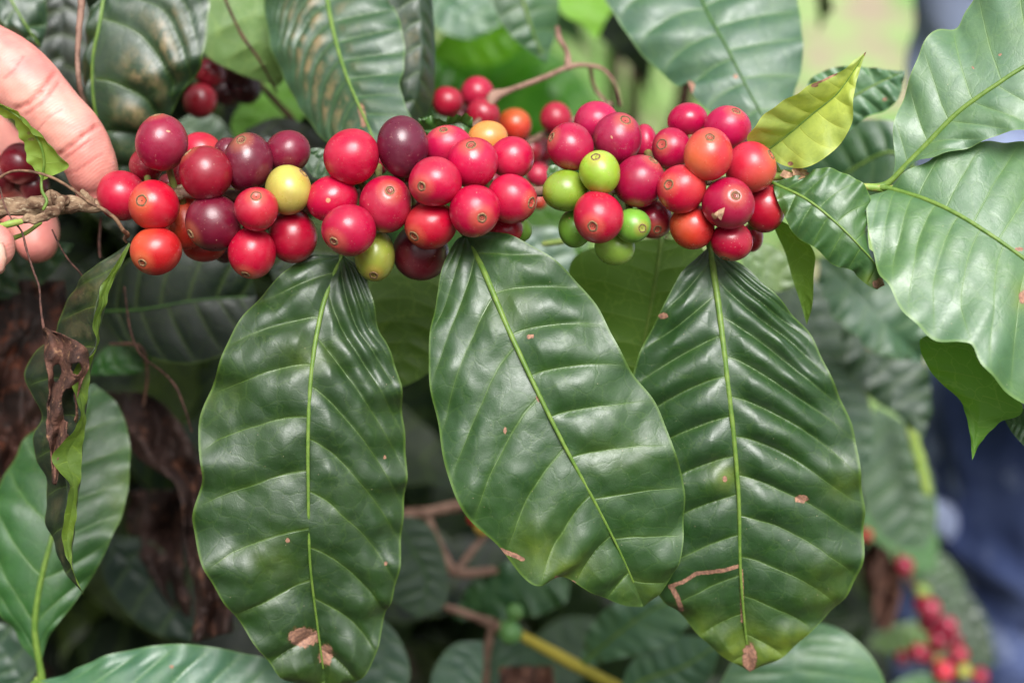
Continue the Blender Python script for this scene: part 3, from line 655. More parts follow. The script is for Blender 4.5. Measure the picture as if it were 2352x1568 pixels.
# ================================================================== loose and hanging things near the front
def crumple(parent_pts, depth, mat, label, seed, nu=60, nv=26, amp=.004, holes=(), name='dead_leaf'):
    """a crumpled dry leaf from two edge polylines in (x,y)"""
    L, R = parent_pts
    a = spline([(x, y, 0) for x, y in L], nu); b = spline([(x, y, 0) for x, y in R], nu)
    V = np.zeros((nu, nv, 3)); keep = np.ones((nu, nv), bool)
    for i in range(nu):
        d0 = np.interp(i / (nu - 1), np.linspace(0, 1, len(depth)), depth)
        for j in range(nv):
            t = j / (nv - 1); x, y = (a[i] * (1 - t) + b[i] * t)[:2]
            nn = mnoise.fractal(Vector((x / 80 + seed, y / 110, 0.3 * seed)), 1.0, 2.0, 3)
            rd = mnoise.ridged_multi_fractal(Vector((x / 70 + seed, y / 180, 1.7)), 1.0, 2.0, 2, 1.0, 2.0)
            V[i, j] = P(x + 4 * mnoise.noise(Vector((x / 30, y / 30, seed))), y, d0 + amp * nn + amp * .5 * rd + .35 * amp * math.sin(9 * t + i / 9.))
            for (hx, hy, hr, hs) in holes:
                if ((x - hx) / hr) ** 2 + ((y - hy) / hs) ** 2 < 1: keep[i, j] = False
    idx = np.arange(nu * nv).reshape(nu, nv); F = []
    for i in range(nu - 1):
        for j in range(nv - 1):
            if keep[i, j] and keep[i + 1, j + 1] and keep[i, j + 1] and keep[i + 1, j]: F.append([int(idx[i, j]), int(idx[i, j + 1]), int(idx[i + 1, j + 1]), int(idx[i + 1, j])])
    o = mesh_obj(name, V.reshape(-1, 3), F, M[mat])
    md = o.modifiers.new('thick', 'SOLIDIFY'); md.thickness = .0004
    return tag(o, label, 'dead leaf')
crumple(([(98,752),(103,800),(108,850),(112,900),(106,960),(112,1020),(118,1070),(122,1110)], [(106,754),(150,770),(195,800),(204,840),(182,900),(176,960),(158,1010),(146,1050),(130,1112)]), [.494,.492,.493,.495,.498], 'dead',
        'crumpled brown dead leaf with holes, dangling from a thread against the curled leaf', 4, 130, 50, .006, holes=[(130,856,11,20),(158,930,16,38),(176,846,9,12),(165,985,10,20)])
crumple(([(-60,640),(-60,760),(-80,900),(-80,1050),(-60,1130)], [(150,645),(155,720),(120,830),(95,960),(10,1110)]), [.60,.58,.57,.56], 'dead_rust', 'rust-brown dead leaf at the left edge beneath the hand', 9, 70, 40, .010)
crumple(([(235,900),(262,985),(330,1060),(400,1110),(420,1200),(430,1280),(450,1380),(440,1475)], [(330,900),(380,930),(430,1000),(470,1070),(500,1150),(505,1260),(530,1370),(535,1450)]), [.62,.60,.59,.59], 'dead_dark',
        'dark brown shrivelled leaf hanging left of the two-spotted leaf', 13, 90, 34, .012)
crumple(([(300,1130),(290,1200),(330,1290),(400,1400)], [(420,1120),(430,1200),(420,1300),(450,1420)]), [.66,.66,.65,.65], 'dead_dark', 'blackish dead leaf deep behind the shrivelled brown one', 23, 50, 24, .012)
crumple(([(1145,1530),(1150,1580),(1180,1640)], [(1270,1528),(1275,1580),(1250,1640)]), [.66,.655,.65], 'dead', 'pinkish brown dry leaf curled at the bottom edge under the yellow twig', 31, 40, 26, .014)
crumple(([(2000,1235),(1975,1300),(2000,1370),(2010,1440)], [(2040,1260),(2070,1330),(2060,1400),(2040,1450)]), [.86,.86,.85], 'dead', 'small blurred brown leaf beside the lower right cherries', 37, 40, 22, .02)

def strand(name, pts, mat, label, cat, n=60, group=None):
    v, f = tube_px(pts, n, seg=8, bumps=.25, bscale=700); o = mesh_obj(name, v, f, M[mat]); return tag(o, label, cat, group)
strand('vine_tendril', [(-20,430,.490,3),(0,408,.489,3.2),(28,394,.488,3.2),(70,394,.487,3.4),(120,408,.486,3.6),(165,434,.486,3.8),(205,464,.487,4),(245,486,.487,4.5),(268,506,.488,4.5),(282,528,.490,5),(293,540,.494,6),(286,548,.495,4),(290,556,.496,3)], 'vine',
       'arching brown vine tendril looped over the branch beside the fingers', 'vine tendril', 120)
strand('thread', [(0,430,.493,2),(10,470,.492,2),(25,500,.491,2),(50,532,.492,2.4),(60,570,.492,2.6),(76,620,.492,2.6),(90,660,.492,2.6),(93,700,.492,2.6),(100,752,.492,3.4)], 'vine_dark', 'brown thread falling in front of the fingertip to the crumpled dead leaf', 'plant thread', 90)
strand('thread', [(120,528,.503,2),(140,570,.505,2),(160,600,.507,2.2),(185,628,.51,2.4),(200,660,.515,2)], 'vine_dark', 'short dark thread slanting down right from under the branch', 'plant thread')
strand('thread', [(286,660,.55,2),(300,760,.55,2.4),(320,810,.55,2.4),(380,860,.56,2.6),(405,890,.56,2.6),(425,940,.56,2.4),(440,990,.565,2)], 'vine_dark', 'forked dark thread in the shade behind the curled leaf', 'plant thread', 80)
strand('thread', [(232,500,.53,3),(228,560,.53,3.6),(230,590,.53,3)], 'vine_dark', 'short reddish thread hanging behind the first red cherries', 'plant thread', 20)
strand('dry_stem', [(187,-40,.53,9),(186,20,.53,8),(181,80,.53,7),(178,130,.53,6),(182,190,.53,6),(192,235,.535,5),(205,262,.54,4)], 'bark_young', 'reddish dry stem coming straight down beside the index finger', 'dry stem')

# ================================================================== leaves and twigs around the branch
def spray(label, x, y, d, twig=None, twigmat='bark_young', cat='coffee branch', group=None, name='coffee_branch'):
    o = root(name, label, cat, P(x, y, d), group)
    for tw in (twig or []):
        v, f = tube_px(tw, 70, seg=12, bumps=.25, bscale=200, seed=x)
        mesh_obj('stem', v, f, M[twigmat], o)
    return o
def berries(parent, lst, d, layer=.008):
    for i, q in enumerate(lst):
        x, y, r, col = q[:4]; dd = d + (q[4] if len(q) > 4 else 0)
        c = P(x, y, dd); k = dd / FPX
        V, F, mk, surf = cherry_mesh(c, r * k, r * k * random.Random(i + x).uniform(.97, 1.08), (.3, .1, -.9), i + int(x), 20, 26, blush=q[5] if len(q) > 5 else 0)
        mesh_obj('cherry', V, F, M['cherry'], parent, lin(*col), None, mk, origin=c)

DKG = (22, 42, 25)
# A: leaves at the upper left
A = spray('hanging branch end at the upper left, one big dark leaf with brown stripes', 240, 0, .56, [[(225,-160,.56,9),(262,-60,.56,8),(300,-40,.565,7)]])
leaf(A, [(243,-30),(228,60),(214,130),(214,220),(232,310),(262,380),(285,430)], [(243,-30),(208,30),(196,90),(196,180),(192,260),(205,330),(235,395),(285,430)],
     [(243,-30),(360,-70),(470,-40),(478,50),(470,120),(463,155),(420,210),(400,250),(384,275),(340,360),(310,410),(285,430)],
     [.555,.552,.553,.556,.565,.575], dl=.006, dr=[0,-.004,.004,.006], color=(38, 72, 42), nu=140, nt=34, rib=(5, 2), petiole=[(262,-60,.56)], N=4.6, kl=.2, kr=.62, amp=.0032, cup=.05, ripple=.001,
     label='dark glossy leaf with brown stripes between its veins', mk=dict(brownzone=[(400,130,70,130,1.0),(320,230,50,110,1.0)]))
leaf(A, [(-10,-80),(20,-10),(60,60),(95,112)], [(-10,-80),(-20,20),(0,45),(40,85),(95,112)], [(-10,-80),(60,-60),(100,-10),(108,50),(95,112)], [.57,.565,.57], dr=.004, color=(40, 76, 46), nu=60, nt=14, amp=.002, N=4, rib=(4, 2), petiole=[(40,-120,.565)])
leaf(A, [(150,-60),(140,60),(150,200),(170,320)], [(150,-60),(90,20),(95,140),(120,250),(170,320)], [(150,-60),(200,20),(205,140),(200,250),(170,320)], [.63,.63,.64], color=DKG, nu=50, nt=12, amp=.002, N=6, rib=None)
leaf(A, [(60,20),(90,160),(140,300),(200,460)], [(60,20),(20,140),(60,280),(130,400),(200,460)], [(60,20),(150,120),(210,280),(230,400),(200,460)], [.66,.65,.65], color=DKG, nu=50, nt=12, amp=.002, N=6, rib=None)
leaf(A, [(200,300),(240,380),(280,470),(300,560)], [(200,300),(170,380),(200,480),(300,560)], [(200,300),(290,350),(330,450),(300,560)], [.62,.62,.62], color=DKG, nu=50, nt=12, amp=.002, N=6, rib=None)
# B: silvery leaf above the middle cluster and its dark neighbour
B = spray('branch above the middle cherries, a silvery ribbed leaf and a darker one', 800, -60, .57, [[(700,-190,.58,9),(760,-120,.575,9),(900,-130,.58,8),(1020,-150,.58,7)]])
leaf(B, [(742,-90),(752,0),(770,90),(798,180),(828,250),(850,300),(868,352)], [(742,-90),(640,-60),(603,0),(614,60),(626,120),(660,200),(700,262),(738,318),(790,345),(868,352)],
     [(742,-90),(850,-50),(900,10),(925,70),(928,140),(922,200),(930,240),(944,280),(920,330),(868,352)],
     [.575,.566,.556,.548,.544], dl=[0,.014,.018,.010], dr=[0,-.002,-.004,-.002], color=(62, 96, 72), nu=170, nt=42, rib=(6, 2.4), petiole=[(745,-125,.573)], N=9.5, kl=.50, kr=.06, amp=.0017, cup=.05, ripple=.001, ribmat='rib',
     label='silvery green leaf, brown-striped on its left half', mk=dict(brownzone=[(720,120,70,200,1.0),(760,240,60,90,.9)], trails=[([(828,245),(832,262),(836,285)],7)]))
leaf(B, [(945,-80),(965,20),(968,130),(955,220),(930,310)], [(945,-80),(890,-20),(915,60),(925,180),(920,260),(930,310)], [(945,-80),(985,-40),(996,40),(1000,130),(992,240),(960,290),(930,310)],
     [.565,.566,.568,.572], dr=[.004,.012], color=(34, 66, 38), nu=90, nt=20, N=7, kl=.2, kr=.22, amp=.0010, rib=None, mk=dict(brownzone=[(950,100,40,60,.5)]))
# C: pale underside, bright leaf and dark cherries at the upper left gap
C = spray('shaded branch in the gap at the upper left with very dark red cherries', 520, 130, .62, [[(520,60,.625,6),(560,150,.63,7),(640,240,.64,7),(720,330,.64,7)], [(500,-40,.575,3),(555,80,.578,4),(590,130,.58,3.6),(636,212,.60,3)]], 'bark_dark')
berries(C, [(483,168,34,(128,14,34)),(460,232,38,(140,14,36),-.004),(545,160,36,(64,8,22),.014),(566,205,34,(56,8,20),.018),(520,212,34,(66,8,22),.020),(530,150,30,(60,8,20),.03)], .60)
leaf(C, [(560,-90),(580,20),(600,110),(640,200)], [(560,-90),(490,-40),(466,40),(468,120),(540,165),(640,200)], [(560,-90),(640,-60),(680,20),(690,120),(640,200)], [.59,.588,.59,.60], dl=-.004, color=(62, 96, 34), nu=70, nt=18, amp=.0008, N=5, rib=None, top=False,
     label='pale olive leaf seen from below at the top edge')
leaf(C, [(690,170),(640,220),(600,280),(560,350)], [(690,170),(620,180),(560,230),(530,290),(560,350)], [(690,170),(710,240),(660,310),(600,350),(560,350)], [.66,.655,.65], color=(84, 140, 24), nu=50, nt=14, amp=.001, N=6, rib=None, mat='leaf_thin', top=False, label='bright green leaf lit from behind')
leaf(C, [(395,290),(430,300),(500,330),(560,360)], [(395,290),(440,265),(500,270),(560,360)], [(395,290),(430,330),(490,350),(560,360)], [.64,.64,.64], color=(120, 140, 125), nu=40, nt=10, amp=.001, N=5, rib=None)
leaf(C, [(560,300),(640,320),(720,350),(800,420)], [(560,300),(640,270),(720,300),(800,420)], [(560,300),(630,380),(710,410),(800,420)], [.62,.615,.61], color=DKG, nu=50, nt=12, amp=.001, N=5, rib=None)
leaf(C, [(700,345),(735,365),(770,395)], [(700,345),(730,340),(765,355),(770,395)], [(700,345),(700,380),(730,410),(770,395)], [.53,.53,.53], color=(44, 84, 34), nu=40, nt=10, amp=.0005, N=4, rib=None)
# D: blurred cherries and twig behind the middle
Dd = spray('second fruiting branch behind, a bare twig with blurred red cherries', 1200, 260, .585,
           [[(1085,292,.575,7),(1112,262,.577,6),(1135,222,.58,15),(1160,212,.582,8),(1250,178,.585,6),(1305,155,.59,6.5),(1340,150,.592,5),(1385,160,.594,5),(1415,200,.596,4),(1425,240,.60,4)],
            [(1305,155,.59,8),(1302,120,.592,7),(1285,90,.595,6),(1280,65,.60,6)], [(1205,332,.60,7),(1250,308,.60,7),(1300,285,.60,7),(1400,240,.60,7)], [(1355,152,.593,5),(1365,200,.60,4.5),(1390,235,.60,4)],
            [(1190,300,.62,6),(1240,380,.62,6),(1230,460,.62,5)]], 'bark_young')
berries(Dd, [(1028,234,36,(158,14,44)),(1096,214,38,(170,20,56),.008),(1110,262,38,(158,14,46),-.004),(1183,287,38,(196,48,28),.012,.6),(1277,272,37,(164,22,52),.010),(1170,335,34,(160,22,48),.025),(1216,345,32,(140,14,38),.02),
             (1250,345,30,(130,14,38),.028),(1236,402,28,(168,28,58),.02),(1237,462,20,(160,50,30),.024),(1060,270,30,(130,10,36),.02),(1234,372,26,(120,12,34),.03)], .585)
leaf(Dd, [(1030,300),(1010,290),(985,280),(960,272)], [(1030,300),(1010,320),(980,310),(960,272)], [(1030,300),(1012,282),(985,268),(960,272)], [.53,.53,.53], color=(70, 112, 46), nu=50, nt=14, amp=.0006, ripple=.0015, N=4, rib=None)
leaf(Dd, [(960,300),(1010,296),(1050,280),(1090,300)], [(960,300),(965,276),(1000,272),(1040,272),(1066,258),(1085,280),(1090,300)], [(960,300),(1000,330),(1050,335),(1090,300)], [.522,.52,.522], dl=-.004, color=(78, 120, 48), nu=60, nt=14, amp=.0008, ripple=.0012, N=4, rib=None, label='small wavy leaf peeping up between plum and pink cherries')
leaf(Dd, [(1255,395),(1275,400),(1300,410)], [(1255,395),(1265,380),(1290,385),(1300,410)], [(1255,395),(1260,415),(1280,420),(1300,410)], [.52,.52,.52], color=(84, 128, 50), nu=24, nt=8, amp=.0004, N=3, rib=None)
# E: upper middle leaves beyond
E = spray('leafy branch beyond the twig at the top centre, bright yellow-green leaves', 1150, -60, .72, [[(960,-160,.72,9),(1150,-120,.72,10),(1350,-140,.74,9)]])
leaf(E, [(1180,-90),(1195,-20),(1222,70),(1254,145)], [(1180,-90),(1130,-40),(1140,30),(1180,90),(1215,118),(1254,145)], [(1180,-90),(1270,-60),(1284,10),(1276,80),(1254,145)], [.63,.63,.635], dr=.006, color=(78, 118, 78), nu=70, nt=16, amp=.001, N=6, rib=(5, 2), petiole=[(1175,-125,.70)], label='drooping teal leaf with a silvery half')
leaf(E, [(960,-60),(1020,0),(1080,40),(1150,60)], [(960,-60),(960,20),(1010,70),(1080,90),(1150,60)], [(960,-60),(1060,-60),(1130,0),(1150,60)], [.72,.71,.71], color=(96, 136, 108), nu=50, nt=14, amp=.002, N=6, rib=None)
leaf(E, [(980,130),(1060,100),(1140,80),(1230,60)], [(980,130),(1040,60),(1130,40),(1230,60)], [(980,130),(1060,150),(1160,140),(1230,60)], [.78,.77,.76], color=(116, 170, 30), nu=50, nt=14, amp=.001, N=6, rib=None, mat='leaf_thin', label='bright yellow-green leaf')
leaf(E, [(980,120),(1080,190),(1200,220),(1330,300)], [(980,120),(1000,230),(1120,280),(1250,310),(1330,300)], [(980,120),(1100,110),(1220,140),(1330,300)], [.82,.80,.78], color=(72, 132, 30), nu=60, nt=16, amp=.002, N=7, rib=None, mat='leaf_thin')
leaf(E, [(1100,110),(1200,130),(1300,200),(1400,300)], [(1100,110),(1160,190),(1260,260),(1400,300)], [(1100,110),(1210,90),(1330,170),(1400,300)], [.90,.88,.86], color=(84, 140, 44), nu=60, nt=16, amp=.002, N=7, rib=None, mat='leaf_thin')
leaf(E, [(1340,-70),(1350,-10),(1365,50),(1370,95)], [(1340,-70),(1280,-30),(1290,30),(1340,60),(1370,95)], [(1340,-70),(1410,-40),(1420,0),(1390,50),(1370,95)], [.74,.73,.73], color=(110, 160, 24), nu=50, nt=12, amp=.001, N=5, rib=None, mat='leaf_thin', top=False, label='yellow-green leaf hanging from the top edge')
leaf(E, [(1000,250),(1060,300),(1130,350),(1240,420)], [(1000,250),(1020,340),(1120,420),(1240,420)], [(1000,250),(1100,260),(1200,320),(1240,420)], [.74,.74,.74], color=(60, 110, 34), nu=50, nt=12, amp=.002, N=6, rib=None)
# F: big grey-green leaf at the top right and those behind the yellow leaf
Fg = spray('branch at the top right, a broad blue-grey leaf hanging over open ground', 1700, -80, .60, [[(1480,-200,.61,9),(1600,-150,.605,10),(1800,-170,.61,9),(2000,-230,.61,8)]])
leaf(Fg, [(1590,-130),(1612,0),(1671,113),(1739,245),(1790,330)], [(1590,-130),(1440,-110),(1384,-30),(1420,50),(1460,110),(1510,158),(1560,200),(1580,196),(1592,222),(1650,272),(1720,315),(1790,330)],
     [(1590,-130),(1760,-120),(1826,-20),(1842,60),(1842,160),(1826,210),(1815,280),(1790,330)],
     [.600,.585,.572,.562,.556], dl=[0,.006,.008], dr=[0,.002,.006], color=(84, 118, 96), nu=150, nt=40, rib=(4, 2), petiole=[(1588,-152,.603)], N=7.5, kl=.25, kr=.10, amp=.0016, cup=.05, ripple=.0012, ribmat='rib_dark',
     label='broad blue-grey leaf with a nibbled left edge', mk=dict(spots=[(1586,200,9,14),(1690,176,5,5)]))
leaf(Fg, [(1860,290),(1930,240),(2000,200),(2078,163)], [(1860,290),(1856,190),(1900,160),(1960,152),(2030,160),(2078,163)], [(1860,290),(1948,300),(1993,267),(2034,254),(2066,222),(2078,163)], [.555,.55,.548], color=(96, 134, 104), nu=80, nt=20, rib=(3, 1.4), N=7, amp=.0012, ripple=.0012, cup=.05, mk=dict(spots=[(2032,228,5,4)]),
     label='pale leaf behind the yellow one')
leaf(Fg, [(2110,400),(2050,350),(1940,400),(1820,470)], [(2110,400),(2080,290),(1950,280),(1850,330),(1820,470)], [(2110,400),(2050,470),(1930,520),(1820,470)], [.60,.60,.61,.62], color=(66, 104, 72), nu=70, nt=18, rib=(4, 2), N=7, amp=.0012)
leaf(Fg, [(1700,250),(1760,300),(1850,360),(1960,420)], [(1700,250),(1690,330),(1780,420),(1960,420)], [(1700,250),(1800,240),(1920,310),(1960,420)], [.64,.64,.64], color=(74, 112, 76), nu=50, nt=14, rib=None, N=7, amp=.001)
# G: lower left
G = spray('shoot at the lower left corner carrying one upright green leaf', 80, 1560, .55, [[(40,1680,.56,9),(70,1600,.56,8),(86,1560,.558,8)], [(86,1560,.558,7),(180,1590,.55,6),(240,1620,.55,5)]], 'green_stem')
leaf(G, [(92,1530),(80,1440),(95,1330),(118,1240),(140,1150),(170,1040),(215,880)], [(92,1530),(50,1480),(0,1405),(-40,1270),(-20,1150),(20,1070),(70,1000),(140,930),(215,880)],
     [(92,1530),(112,1462),(170,1385),(225,1300),(255,1240),(280,1180),(298,1090),(297,1010),(270,930),(215,880)],
     [.556,.552,.55,.552,.56,.575], dl=[0,.006,.012,.008], dr=[0,.004,.008,.010], color=(62, 110, 52), nu=150, nt=38, rib=(8, 3), petiole=[(80,1580,.558),(95,1560,.557)], N=7, kl=.3, kr=.2, amp=.0012, cup=.07, ripple=.0012,
     label='upright green leaf behind the curled one', mk=dict(yellow=[(280,1160,40,120,.4)]))
leaf(G, [(60,1590),(40,1540),(0,1480),(-60,1420)], [(60,1590),(-20,1560),(-60,1500),(-60,1420)], [(60,1590),(90,1510),(30,1440),(-60,1420)], [.60,.60,.60], color=(60, 92, 74), nu=40, nt=10, rib=None, N=5, amp=.001)
H = spray('low branch at the bottom edge with a wide blue-green leaf', 400, 1600, .55, [[(20,1640,.56,7),(60,1600,.56,7),(75,1572,.556,7)]], 'green_stem')
leaf(H, [(78,1568),(200,1590),(350,1600),(520,1620),(760,1680)], [(78,1568),(186,1532),(249,1503),(352,1482),(423,1478),(497,1486),(559,1499),(621,1515),(679,1557),(760,1680)], [(78,1568),(200,1640),(350,1690),(520,1720),(760,1680)], [.553,.545,.543,.546,.552],
     dl=[0,.004,.008,.006], color=(84, 128, 104), nu=110, nt=34, rib=(6, 3), N=8, kl=.2, kr=.2, amp=.0014, cup=.06, ripple=.0012, label='wide blue-green leaf along the bottom edge', mk=dict(spots=[(394,1530,5,4)]))
# I: shaded leaves behind the left cherries
I = spray('shaded branch behind the left cherries, broad blackish green leaves', 420, 640, .60, [[(180,720,.60,5),(300,690,.60,6),(420,640,.61,7),(620,600,.62,8)], [(255,790,.58,3.5),(320,795,.58,4),(338,850,.585,4),(330,930,.59,4)]], 'bark_dark')
leaf(I, [(225,715),(330,710),(450,690),(590,680)], [(225,715),(290,600),(420,570),(560,600),(590,680)], [(225,715),(300,800),(440,835),(560,780),(590,680)], [.59,.585,.585,.59], color=(26, 44, 30), nu=80, nt=20, rib=(3, 2), ribmat='rib_dark', N=7, mat='leaf_shade', amp=.0008, cup=.05)
leaf(I, [(560,640),(500,720),(470,780),(440,840)], [(560,640),(470,650),(410,740),(440,840)], [(560,640),(580,740),(530,800),(440,840)], [.62,.62,.62], color=(36, 66, 36), nu=50, nt=14, rib=None, mat='leaf_shade', N=6, amp=.002)
leaf(I, [(200,860),(260,840),(320,830),(360,800)], [(200,860),(240,800),(320,780),(360,800)], [(200,860),(260,860),(330,850),(360,800)], [.60,.60,.60], color=(56, 108, 40), nu=40, nt=10, rib=None, mat='leaf_shade', N=5, amp=.001)
leaf(I, [(-30,690),(20,650),(80,600),(170,560)], [(-30,690),(-20,620),(60,560),(170,560)], [(-30,690),(40,680),(110,640),(170,560)], [.60,.60,.60], color=(40, 74, 44), nu=40, nt=10, rib=None, mat='leaf_shade', N=5, amp=.001)
leaf(I, [(620,620),(700,640),(800,680),(870,760)], [(620,620),(680,580),(800,600),(870,760)], [(620,620),(670,720),(770,780),(870,760)], [.60,.60,.60], color=DKG, nu=40, nt=10, rib=None, mat='leaf_shade', N=5, amp=.001)
leaf(I, [(240,1230),(300,1300),(370,1370),(450,1480)], [(240,1230),(240,1330),(330,1440),(450,1480)], [(240,1230),(340,1240),(430,1340),(450,1480)], [.66,.66,.66], color=(44, 62, 58), nu=40, nt=10, rib=None, mat='leaf_shade', N=5, amp=.002)
# J: backlit leaves behind the hero leaves
J = spray('branch directly behind the hanging leaves, its leaves olive and lit from behind', 1500, 560, .545, [[(1250,560,.56,7),(1400,540,.56,7),(1530,530,.555,7),(1700,560,.56,6)]], 'green_stem')
leaf(J, [(1520,548),(1508,630),(1492,720),(1470,830),(1455,930)], [(1520,548),(1400,560),(1320,590),(1305,640),(1330,740),(1380,840),(1455,930)], [(1520,548),(1600,560),(1650,640),(1640,760),(1560,870),(1455,930)],
     [.54,.54,.545,.55], dl=.004, dr=.004, color=(60, 92, 20), nu=100, nt=28, rib=(5, 2.2), petiole=[(1526,530,.553)], N=8, kl=.1, kr=.1, amp=.0007, top=False, mat='leaf_thin', label='olive-green leaf seen from below through the gap')
leaf(J, [(960,540),(950,650),(930,780),(900,900)], [(960,540),(860,600),(840,720),(850,830),(900,900)], [(960,540),(1040,620),(1040,740),(990,850),(900,900)], [.56,.56,.565], color=(30, 56, 16), nu=70, nt=20, rib=None, N=8, amp=.0008, top=False, mat='leaf_thin', label='dark green leaf in the gap between two hanging leaves')
leaf(J, [(1200,520),(1240,560),(1280,640),(1300,720)], [(1200,520),(1180,580),(1220,680),(1300,720)], [(1200,520),(1290,530),(1330,620),(1300,720)], [.62,.62,.62], color=(120, 140, 136), nu=50, nt=12, rib=None, N=5, amp=.001)
leaf(J, [(1190,430),(1240,480),(1300,540),(1350,620)], [(1190,430),(1180,500),(1230,590),(1350,620)], [(1190,430),(1270,430),(1350,510),(1350,620)], [.66,.66,.66], color=(104, 146, 60), nu=50, nt=12, rib=None, N=5, amp=.001, mat='leaf_thin')
# K: right centre, behind
K = spray('branch behind the right side, sagging grey-green leaves in front of the person', 2000, 700, .68, [[(1800,560,.68,7),(1900,600,.68,8),(2020,590,.68,8),(2200,640,.69,7)], [(2080,930,.78,13),(2100,1010,.78,12),(2118,1080,.78,12),(2130,1130,.78,10)]], 'green_stem')
leaf(K, [(1880,590),(1950,660),(2030,740),(2120,830)], [(1880,590),(1890,680),(1960,770),(2040,820),(2120,830)], [(1880,590),(1980,590),(2080,660),(2130,760),(2120,830)], [.66,.655,.65,.66], dl=-.006, color=(92, 128, 100), nu=80, nt=22, rib=None, N=7, amp=.0007, cup=.05, ripple=.002)
leaf(K, [(1930,740),(1990,790),(2060,880),(2120,1010)], [(1930,740),(1950,850),(2010,920),(2070,960),(2120,1010)], [(1930,740),(2040,760),(2120,830),(2140,920),(2120,1010)], [.70,.70,.70], color=(44, 78, 52), nu=70, nt=18, rib=None, N=7, amp=.0007, ripple=.002, mk=dict(spots=[(2010,790,22,14)]))
leaf(K, [(1880,820),(1920,900),(1960,980),(1990,1080)], [(1880,820),(1860,920),(1920,1040),(1990,1080)], [(1880,820),(1970,880),(2010,980),(1990,1080)], [.68,.68,.68], color=(72, 108, 84), nu=60, nt=16, rib=None, N=7, amp=.0007)
leaf(K, [(2010,930),(2040,1030),(2080,1130),(2120,1260)], [(2010,930),(1975,1040),(1985,1160),(2050,1250),(2120,1260)], [(2010,930),(2090,980),(2140,1100),(2150,1200),(2120,1260)], [.80,.80,.80], color=(62, 100, 62), nu=60, nt=16, rib=None, N=7, amp=.0007)
leaf(K, [(1990,1130),(2040,1200),(2090,1260),(2150,1310)], [(1990,1130),(1980,1230),(2060,1310),(2150,1310)], [(1990,1130),(2070,1140),(2150,1220),(2150,1310)], [.95,.95,.95], color=(60, 120, 40), nu=40, nt=12, rib=None, N=7, amp=.0007)
leaf(K, [(1700,570),(1740,600),(1790,640),(1850,650)], [(1700,570),(1710,620),(1770,670),(1850,650)], [(1700,570),(1760,560),(1820,600),(1850,650)], [.60,.60,.60], color=(140, 160, 110), nu=40, nt=12, rib=None, N=5, amp=.001)
leaf(K, [(1780,600),(1840,690),(1890,790),(1950,900)], [(1780,600),(1770,700),(1850,840),(1950,900)], [(1780,600),(1880,650),(1950,770),(1950,900)], [.72,.72,.72], color=(48, 80, 56), nu=60, nt=16, rib=None, N=7, amp=.0007)
# L: bottom centre
Lb = spray('low twig at the bottom centre, pink then yellow, with tiny green fruits', 1180, 1440, .68,
           [[(930,1180,.72,12),(1000,1172,.72,12),(1060,1160,.72,13),(1120,1150,.73,10)], [(985,1195,.70,8),(1010,1250,.69,9),(1045,1310,.69,13),(1130,1310,.69,9),(1190,1290,.70,6)], [(1045,1315,.69,9),(1080,1270,.70,7),(1130,1210,.71,6)],
            [(1010,1388,.67,8),(1070,1408,.67,10),(1130,1430,.67,12),(1170,1450,.67,10)], [(1130,1440,.67,9),(1118,1500,.675,10),(1112,1600,.68,9)]], 'bark_young')
v, f = tube_px([(1190,1455,.67,11),(1260,1492,.67,13),(1330,1530,.67,14),(1400,1565,.67,12),(1480,1600,.68,10)], 40, seg=14); mesh_obj('stem', v, f, M['twig_yellow'], Lb)
v, f = tube_px([(1330,1530,.67,9),(1370,1500,.672,5),(1430,1450,.675,4)], 20); mesh_obj('leaf_stalk', v, f, M['rib'], Lb)
berries(Lb, [(1182,1405,20,(96, 150, 72)),(1172,1452,27,(104, 158, 84),-.005),(1108,1212,18,(190, 160, 60),.04),(1090,1190,16,(180, 30, 30),.05),(1150,1440,16,(96,140,66),.006)], .665)
leaf(Lb, [(900,1180),(940,1250),(980,1330),(960,1420)], [(900,1180),(880,1260),(890,1360),(960,1420)], [(900,1180),(980,1200),(1025,1300),(1020,1390),(960,1420)], [.66,.66,.66], color=(50, 84, 58), nu=60, nt=16, rib=(2.5, 1.5), ribmat='rib_dark', N=7, amp=.0005)
leaf(Lb, [(1040,1420),(1120,1370),(1200,1330),(1310,1330)], [(1040,1420),(1080,1340),(1160,1290),(1240,1290),(1310,1330)], [(1040,1420),(1140,1420),(1240,1410),(1300,1380),(1310,1330)], [.70,.69,.69], color=(64, 112, 70), nu=60, nt=16, rib=None, N=6, amp=.0007, ripple=.002)
leaf(Lb, [(1330,1530),(1400,1470),(1480,1410),(1560,1370)], [(1330,1530),(1350,1450),(1400,1390),(1480,1360),(1560,1370)], [(1330,1530),(1430,1510),(1530,1480),(1590,1420),(1560,1370)], [.67,.66,.66], dr=-.008, color=(100, 140, 112), nu=70, nt=18, rib=(4, 2), N=7, amp=.0008, ripple=.001, cup=.08)
leaf(Lb, [(1420,1600),(1480,1560),(1570,1530),(1660,1470)], [(1420,1600),(1450,1520),(1540,1460),(1660,1470)], [(1420,1600),(1520,1610),(1620,1570),(1660,1470)], [.66,.655,.65], color=(90, 130, 104), nu=70, nt=18, rib=(4, 2), N=7, amp=.0008)
leaf(Lb, [(1110,1470),(1070,1520),(1040,1580),(1020,1650)], [(1110,1470),(1040,1480),(990,1560),(1020,1650)], [(1110,1470),(1110,1540),(1090,1610),(1020,1650)], [.66,.66,.66], color=(76, 112, 98), nu=50, nt=14, rib=None, N=6, amp=.0005)
leaf(Lb, [(1130,1460),(1180,1500),(1220,1560),(1240,1640)], [(1130,1460),(1120,1540),(1160,1620),(1240,1640)], [(1130,1460),(1220,1470),(1280,1560),(1240,1640)], [.69,.69,.69], color=(70, 110, 84), nu=50, nt=14, rib=None, N=6, amp=.0005)
